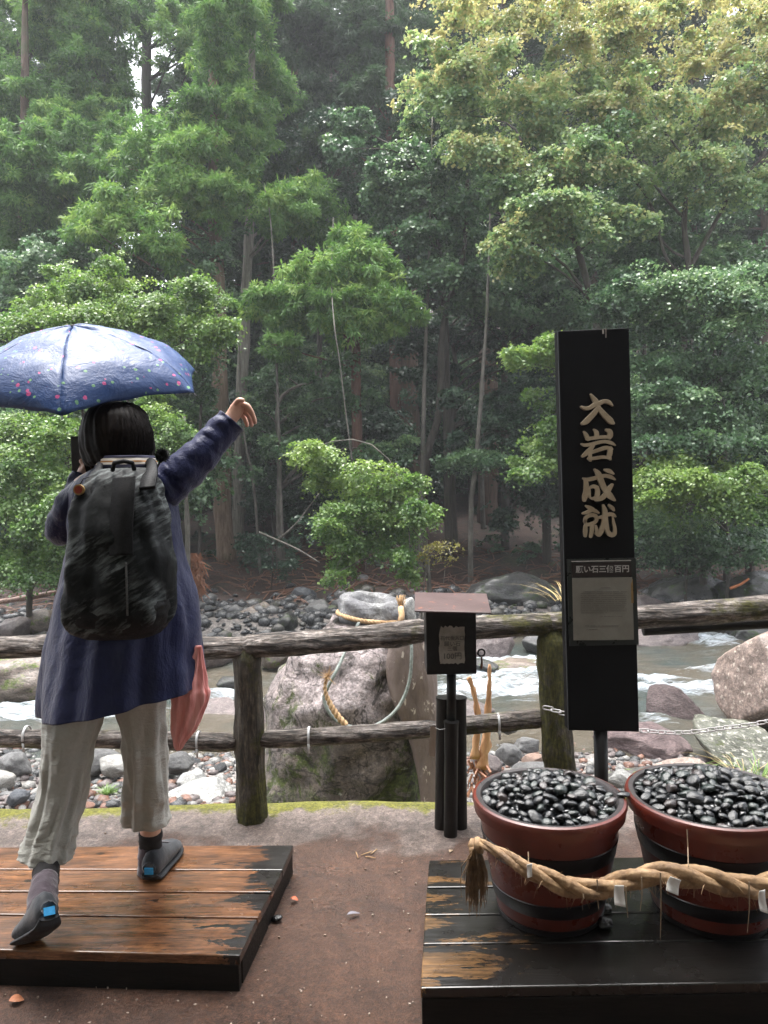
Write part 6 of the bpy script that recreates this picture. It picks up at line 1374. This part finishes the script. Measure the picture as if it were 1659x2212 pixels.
sleeve('sleeve', [(300, 1062, 2.55), (345, 1055, 2.545), (382, 1030, 2.55), (425, 992, 2.56), (462, 950, 2.58), (500, 908, 2.595)], [.075, .072, .066, .058, .050, .047], 3)
sleeve('sleeve', [(215, 1068, 2.55), (180, 1078, 2.545), (150, 1110, 2.56), (131, 1145, 2.58), (137, 1128, 2.63), (160, 1080, 2.66), (182, 1028, 2.685)], [.06, .062, .058, .048, .044, .042, .040], 8, am=.0055)
# trousers
def kf(t_): return .5+.7*math.exp(-((t_-.62)/.2)**2)+.3*t_
loft('trouser_leg', [(1440, 1440, 108, 262, 2.52, .115), (1530, 1530, 99, 229, 2.50, .10), (1620, 1620, 93, 198, 2.48, .082), (1703, 1703, 85, 183, 2.465, .075), (1780, 1780, 66, 166, 2.44, .076), (1815, 1820, 56, 158, 2.425, .080), (1843, 1857, 48, 151, 2.41, .082)], TROU, per, 90, 72, .013, 9, .004, seed=5, wr=.007, foldf=kf)
loft('trouser_leg', [(1430, 1430, 215, 375, 2.54, .115), (1500, 1500, 238, 360, 2.545, .105), (1560, 1560, 262, 357, 2.555, .085), (1620, 1620, 270, 357, 2.57, .078), (1700, 1700, 272, 360, 2.60, .076), (1740, 1740, 271, 363, 2.62, .078), (1772, 1775, 269, 366, 2.63, .080)], TROU, per, 90, 72, .012, 9, .004, seed=9, wr=.006, foldf=kf)
# bob of hair
def hb(t_, an): return .0016*math.sin(an*31+3*math.sin(t_*5))+.0016*math.sin(an*17+1)
loft('hair', [(868, 868, 246, 262, 2.59, .008), (871, 871, 222, 285, 2.59, .045), (884, 884, 198, 306, 2.59, .085), (905, 905, 184, 319, 2.585, .105), (935, 935, 177, 327, 2.58, .112), (965, 963, 176, 331, 2.575, .108), (990, 984, 181, 331, 2.57, .100), (1006, 994, 190, 325, 2.565, .088), (1010, 1000, 205, 305, 2.56, .06)], HAIR.m, per, 60, 110, 0, 3, 0, (True, True), back=hb, wr=.003)
# socks and trainers
SOCK = cloth('purple_grey_sock', (.03, .02, .028), (.10, .075, .09), 25, (.8, .95), .5, .3); SB2 = simple('black_sock_top', [(.008, .007, .008), (.015, .013, .014)], 40, rough=(.85, .95))
SHOE = cloth('charcoal_trainer', (.014, .016, .020), (.035, .038, .045), 40, (.5, .75), .3, .2); SOLE = simple('dark_sole', [(.010, .011, .013), (.022, .024, .028)], 20)
BLUE = simple('bright_blue_patch', [(.02, .28, .62), (.06, .42, .80)], 90, bump=.1)
def tube_part(name, pts, rs, mat, seg=22, wob=.1, flat=1):
    b = B(); cp = curve_pts([tuple(P(*a))+(r,) for a, r in zip(pts, rs)], len(pts)*5); b.tube([Vector(c[:3]) for c in cp], [float(c[3]) for c in cp], seg, wob=wob); return b.build(name, mat, per, True)
HS = B(); rh = random.Random(6)
for _ in range(700):
    a = rh.uniform(0, 2*PI); l0 = rh.uniform(0, .55); pp_ = []
    for i in range(7):
        t_ = l0+(1.04+rh.uniform(-.02, .03)-l0)*i/6; v_ = 868+(1012-868)*t_; prof_ = math.sin(min(1, t_*1.6+.12)*PI/2)**.7*(1-.12*max(0, t_-.7)/.3); u_ = 253+76*prof_*math.cos(a)*1.02; d_ = 2.577+.113*prof_*math.sin(a)
        pp_.append(P(u_, v_, d_)+Vector((rh.gauss(0, .0012), 0, 0)))
    HS.tube(pp_, [.0009]*6+[.0003], 3, False)
tag(HS.build('hair_strands', HAIR.m, per, True), kind='stuff')
tube_part('sock_cuff', [(325, 1796, 2.648), (325, 1826, 2.655)], [.040, .040], SB2); tube_part('sock', [(325, 1822, 2.654), (324, 1850, 2.66), (325, 1880, 2.67)], [.0385, .042, .046], SOCK)
tube_part('sock_cuff', [(101, 1866, 2.385), (98, 1906, 2.31)], [.040, .040], SB2); tube_part('sock', [(98, 1902, 2.315), (93, 1935, 2.25), (92, 1968, 2.20)], [.039, .042, .042], SOCK)
def shoe(heel, fwd, up, L=.245):
    """heel: world point of the heel's underside; fwd, up unit vectors"""
    heel, fwd, up = Vector(heel), Vector(fwd).normalized(), Vector(up).normalized(); up = (up-fwd*up.dot(fwd)).normalized(); sd_ = fwd.cross(up)
    st = [(-.004, .022, .028, .060), (.012, .032, .005, .088), (.045, .036, .0, .095), (.085, .038, .0, .085), (.13, .043, .0, .066), (.175, .047, .002, .054), (.21, .043, .005, .044), (.235, .028, .012, .032), (.246, .008, .018, .024)]
    cp = curve_pts(st, 28); V = []; S2 = []; n = 24
    for x, w, z0_, z1 in cp:
        for k in range(n):
            an = 2*PI*k/n; ca, sa = math.cos(an), math.sin(an); zz = (z0_+z1)/2+(z1-z0_)/2*math.copysign(abs(sa)**.8, sa)+.012; ww = w*math.copysign(abs(ca)**.75, ca)*(1-.28*max(0, sa))
            V.append(heel+fwd*float(x)+sd_*ww+up*(zz+.0015*math.sin(an*9)))
        for k in range(n):
            an = 2*PI*k/n; ca, sa = math.cos(an), math.sin(an); S2.append(heel+fwd*float(x)*1.02+sd_*(w+.005)*ca+up*(.009+.012*sa*(1 if sa > 0 else .8)+z0_*.8))
    m = len(cp); F = [(i*n+k, i*n+(k+1) % n, (i+1)*n+(k+1) % n, (i+1)*n+k) for i in range(m-1) for k in range(n)]+[tuple(range(n)), tuple((m-1)*n+k for k in range(n-1, -1, -1))]
    o = mk('shoe', V, F, SHOE, per); so_ = mk('sole', S2, F, SOLE, o)
    b = B(); c = heel-fwd*.009+up*.045; b.quadbox([c+sd_*.015+up*.012, c-sd_*.015+up*.012, c-sd_*.015+up*.012+fwd*.012, c+sd_*.015+up*.012+fwd*.012], up*-.022); b.build('heel_patch', BLUE, o)
    for k in range(4):
        b = B(); c = heel+fwd*(.10+.02*k)+up*(.096-.010*k); b.tube([c-sd_*.018, c+up*.004, c+sd_*.018], .0025, 5); b.build('lace', simple('lace', [(.05, .045, .05), (.10, .09, .10)], 50), o, True)
gr = G(322, 1912, H1); gr.z = H1+.001
shoe(gr+Vector((0, .01, 0)), (.07, 1, 0), (0, 0, 1), .235)
toe = G(52, 2038, H1); hl_ = P(104, 2002, 2.13); f2 = (toe-hl_).normalized(); shoe(toe-f2*.24+Vector((0, 0, -.010)), f2, (-.1, .35, 1), .24)
tube_part('ankle', [(326, 1765, 2.64), (325, 1800, 2.65)], [.035, .036], SKIN.m, wob=0); tube_part('ankle', [(103, 1835, 2.40), (101, 1872, 2.378)], [.036, .036], SKIN.m, wob=0)

# backpack
q = N('grey_mesh_pack'); co = q.coord((1, 1, 1), rot=(0, .62, 0)); 
mp0 = q.n('Mapping'); mp0.inputs['Rotation'].default_value = (0, .55, 0); q.l(q.tc.outputs['Object'], mp0.inputs[0]); mp1 = q.n('Mapping'); mp1.inputs['Scale'].default_value = (7, 5, 30); q.l(mp0.outputs[0], mp1.inputs[0]); mp = mp1.outputs[0]; s1 = q.noise(mp, 2.3, 5, .65, .3); s2 = q.noise(q.coord(), 7, 3, .5)
st_ = q.math('MULTIPLY', q.ramp(s1, [(.46, 0.0), (.66, 1.0)]), q.ramp(s2, [(.38, 0.0), (.56, 1.0)]))
c = q.mix(q.noise(q.coord(), 120, 4), (.003, .0035, .004), (.010, .012, .013)); c = q.mix(st_, c, (.12, .135, .135)); q.col(c); q.rough(.65); q.b.inputs['Specular IOR Level'].default_value = .15; q.bump(q.noise(q.coord((1, 1, .7)), 11, 5, .6), .5, .012); PACKM = q.m
BP = simple('black_nylon', [(.003, .003, .0035), (.009, .009, .010)], 60, rough=(.5, .75), bump=.5, spec=.2)
bk = empty('backpack', P(258, 1372, 2.30), 'dark grey patterned backpack with pale flecks on the walker\'s back', 'backpack')
def bulge(t_, an): return .012*math.exp(-((t_-.3)/.18)**2)*max(0, -math.sin(an))+.016*math.exp(-((t_-.68)/.22)**2)*max(0, -math.sin(an))
loft('pack_body', [(1012, 1010, 236, 288, 2.34, .02), (1020, 1016, 214, 312, 2.335, .05), (1050, 1044, 192, 334, 2.32, .075), (1100, 1094, 172, 350, 2.305, .098), (1170, 1165, 160, 362, 2.29, .115), (1240, 1236, 152, 370, 2.285, .125), (1300, 1298, 152, 368, 2.285, .125), (1345, 1342, 158, 358, 2.29, .11), (1368, 1366, 176, 335, 2.30, .075), (1376, 1375, 215, 300, 2.31, .03)], PACKM, bk, 80, 90, .008, 7, 0, (True, True), 3, bulge, .011, foldf=lambda t_: 1.6, sq=.86)
loft('pack_lower_shade', [(1292, 1290, 150, 371, 2.285, .128), (1318, 1316, 152, 369, 2.285, .128), (1348, 1345, 157, 361, 2.29, .114), (1371, 1369, 176, 337, 2.30, .078), (1380, 1379, 220, 295, 2.31, .02)], BP, bk, 30, 80, 0, 5, 0, (False, True), 4, None, .004, sq=.78)  # black shell stands in for the shading on the lower pack
def strip(name, pts, w, mat, parent, th=.004):
    cp = curve_pts([tuple(P(*a)) for a in pts], len(pts)*6); V = []; n = len(cp)
    for i, c in enumerate(cp):
        p = Vector(c); t_ = (Vector(cp[min(i+1, n-1)])-Vector(cp[max(i-1, 0)])).normalized(); s_ = t_.cross(Vector((0, -1, .15))).normalized()*w/2; V += [p-s_, p+s_]
    o = mk(name, V, [(2*i, 2*i+1, 2*i+3, 2*i+2) for i in range(n-1)], mat, parent); m = o.modifiers.new('thick', 'SOLIDIFY'); m.thickness = th; m.offset = 0; return o
strip('centre_panel', [(268, 1030, 2.226), (266, 1070, 2.20), (262, 1130, 2.178), (262, 1200, 2.162)], .066, BP, bk)
strip('shoulder_strap', [(214, 1060, 2.235), (206, 1030, 2.29), (208, 1014, 2.38), (214, 1018, 2.47), (212, 1050, 2.66)], .045, BP, bk, .01)
strip('shoulder_strap', [(318, 1055, 2.235), (324, 1024, 2.29), (324, 1006, 2.38), (322, 1010, 2.47), (318, 1050, 2.66)], .045, BP, bk, .01)
strip('zip', [(272, 1215, 2.158), (274, 1280, 2.150), (275, 1330, 2.155)], .005, simple('zip_metal', [(.03, .03, .03), (.12, .12, .12)], 90), bk, .003)
b = B(); b.tube([P(243, 1016, 2.27), P(247, 1000, 2.25), P(268, 996, 2.245), P(286, 1000, 2.25), P(290, 1014, 2.27)], .007, 8); b.build('grab_loop', BP, bk, True)
# round charm hanging from the strap
ch = empty('round_charm', P(171, 1058, 2.24), 'round gold-rimmed red charm hanging at the left of the backpack', 'charm')
def disc(name, c, r, th, mat, parent):
    b = B(); b.tube([c+Vector((0, -th, 0)), c+Vector((0, th, 0))], r, 28); return shade_auto(b.build(name, mat, parent), 50)
c0 = P(171, 1058, 2.235); disc('gold_rim', c0, px(11.5, 2.24), .005, simple('gold_rim', [(.28, .17, .05), (.45, .30, .10)], 60), ch); disc('red_face', c0+Vector((0, -.003, 0)), px(8.2, 2.24), .004, simple('red_enamel', [(.25, .02, .008), (.42, .07, .02)], 50), ch)
b = B(); b.tube([P(172, 1048, 2.24), P(180, 1034, 2.24), P(193, 1030, 2.25)], .0015, 5); b.build('cord', BP, ch)
# dark pompom by the right shoulder
pm = empty('black_pompom', P(350, 985, 2.40), 'fuzzy black pompom standing up beside the right shoulder', 'pompom')
b = B(); c0 = P(350, 984, 2.42); ra = random.Random(4)
for _ in range(900):
    dd = Vector((ra.gauss(0, 1), ra.gauss(0, 1), ra.gauss(0, 1))).normalized(); l = ra.uniform(.015, .026); b.tube([c0+dd*.006, c0+dd*l], [.0016, .0006], 3, False)
b.build('fuzz', BP, pm); b = B(); b.tube([P(350, 990, 2.42), P(338, 1012, 2.40)], .003, 6); b.build('cord', BP, pm)
# phone held against the ear side
b = B(); b.box(P(176, 985, 2.735), .072, .010, .14); o = bevel(b.build('phone', simple('dark_phone', [(.01, .01, .012), (.02, .02, .022)], 20, bump=0), None), .004)
tag(o, 'dark phone held in the raised left hand before the face', 'phone')
# pink cloth hanging from the hip
q = N('pink_cloth'); f = q.noise(q.coord((16, 16, 1.2)), 1.6, 5, .6); q.col(q.ramp(f, [(.3, (.55, .16, .15)), (.5, (.74, .30, .28)), (.7, (.85, .45, .42))])); q.rough(.6); q.bump(f, .8, .02)
def pl(t_, an): return .006*math.sin(an*9+t_*3)*(.3+.7*math.sin(PI*min(1, t_+.1)))
o = loft('pink_cloth', [(1395, 1395, 424, 432, 2.47, .006), (1440, 1440, 400, 440, 2.47, .014), (1480, 1480, 368, 446, 2.465, .022), (1504, 1502, 370, 450, 2.46, .026), (1540, 1535, 372, 440, 2.46, .025), (1575, 1570, 371, 425, 2.46, .02), (1604, 1600, 375, 404, 2.46, .014), (1621, 1620, 383, 389, 2.46, .005)], q.m, None, 60, 80, .004, 9, 0, (True, True), 3, pl, .003)
tag(o, 'salmon-pink cloth hanging out below the right side of the navy coat', 'cloth')

# ------------------------------------------------------------------ umbrella
ud, utx, uty, uR, uh, ua = 2.752, -.0075, -.323, .460, .208, .835
A_ = P(158, 712, ud); ax = Vector((utx, uty, 1)).normalized(); e1 = ax.cross(Vector((0, 1, 0))).normalized(); e2 = ax.cross(e1); hub = A_-ax*uh
um = empty('umbrella', P(186, 1000, 2.722), 'navy umbrella with small pink and green flowers, held tilted back over the walker', 'umbrella')
q = N('navy_flower_print'); co = q.coord()
def dots(scale, thr, seed):
    v = q.n('TexVoronoi'); v.inputs['Scale'].default_value = scale; mp_ = q.coord((1, 1, 1)); mp_.node.inputs['Location'].default_value = (seed, seed*2, 0); ds = q.noise(mp_, 60, 3, .6)
    q.l(mp_, v.inputs['Vector']); d_ = q.math('ADD', v.outputs['Distance'], q.math('MULTIPLY', ds, .22)); f = q.ramp(d_, [(thr, 1.0), (thr+.03, 0.0)])
    sc_ = q.n('SeparateColor'); q.l(v.outputs['Color'], sc_.inputs[0]); return q.math('MULTIPLY', f, q.ramp(sc_.outputs[0], [(.45, 0.0), (.5, 1.0)]))
c = q.mix(q.noise(co, 24, 6, .65), (.018, .042, .125), (.04, .078, .20))
c = q.mix(dots(36, .30, 3), c, (.14, .30, .16)); c = q.mix(dots(28, .30, 1), c, (.45, .08, .22)); q.col(c)
w_ = q.noise(co, 9, 6, .7, .5); q.rough(q.ramp(w_, [(.35, .30), (.65, .55)])); q.bump(w_, .7, .012); q.b.inputs['Specular IOR Level'].default_value = .32; UM = q.m
def ribp(a, t_, lift=0):
    rr_ = uR*(.55*t_+.45*math.sin(t_*PI/2)); dr = uh*(.62*t_**1.9+.38*(1-math.cos(t_*PI/2)))+.006*math.exp(-((t_-.45)/.08)**2)
    return A_-ax*(dr-lift)+(e1*math.sin(a)+e2*math.cos(a))*rr_
NT, NA = 26, 18; V = []; F = []
for g_ in range(6):
    a0, a1 = ua+g_*PI/3, ua+(g_+1)*PI/3; base_ = len(V)
    for i in range(NT+1):
        t_ = i/NT; p0, p1 = ribp(a0, t_), ribp(a1, t_)
        for k in range(NA+1):
            s_ = k/NA; p = p0.lerp(p1, s_); bow = math.sin(PI*s_)
            ch_ = (p0-p1).length; out = ((p-A_)-ax*(p-A_).dot(ax)); on = out.normalized() if out.length > 1e-6 else Vector()
            p = p+on*ch_*.10*bow*(1-.75*t_**3)+ax*.012*bow*(1-t_)-on*.020*bow*t_**8+ax*.016*bow*t_**6
            p += ax*(.006*noise.noise(Vector((s_*5, t_*7, g_*3)))+.0035*abs(noise.noise(Vector((s_*14+t_*8, t_*6, g_*5)))))
            V.append(p)
    F += [(base_+i*(NA+1)+k, base_+(i+1)*(NA+1)+k, base_+(i+1)*(NA+1)+k+1, base_+i*(NA+1)+k+1) for i in range(NT) for k in range(NA)]
o = mk('canopy', V, F, UM, um)
m = o.modifiers.new('thick', 'SOLIDIFY'); m.thickness = .001
RIB = simple('steel_rib', [(.12, .12, .13), (.3, .3, .31)], 60, rough=(.25, .4))
for g_ in range(6):
    a = ua+g_*PI/3; b = B(); b.tube([ribp(a, i/14, -.004) for i in range(15)]+[ribp(a, 1)+(ribp(a, 1)-ribp(a, .95)).normalized()*.012], .0022, 6); rb = b.build('rib', RIB, um, True)
    b = B(); b.tube([A_-ax*.20, ribp(a, .5, -.006)], .0018, 5); b.build('stretcher', RIB, rb, True)
hand = P(190, 984, 2.735)
b = B(); b.tube([A_+ax*.002, hand-(A_-hand).normalized()*.01], .0055, 10); b.build('shaft', RIB, um, True)
b = B(); dn = (hand-A_).normalized(); b.tube([hand-dn*.04, hand, hand+dn*.06, hand+dn*.07], [.010, .013, .013, .009], 12); b.build('handle', BP, um, True)
b = B(); b.tube([A_-ax*.004, A_+ax*.006, A_+ax*.014, A_+ax*.018], [.012, .013, .009, .004], 12); b.build('finial', BP, um, True)
# ------------------------------------------------------------------ misty air
b = B(); b.box((0, 47, 21), 186, 150, 48)
q = N('misty_air'); q.t.nodes.remove(q.b); vo = q.n('VolumePrincipled'); vo.inputs['Color'].default_value = (.93, .96, 1, 1); vo.inputs['Density'].default_value = .0015; vo.inputs['Anisotropy'].default_value = .2
q.l(vo.outputs[0], q.out.inputs['Volume'])
hz = b.build('haze', q.m); tag(hz, kind='stuff')
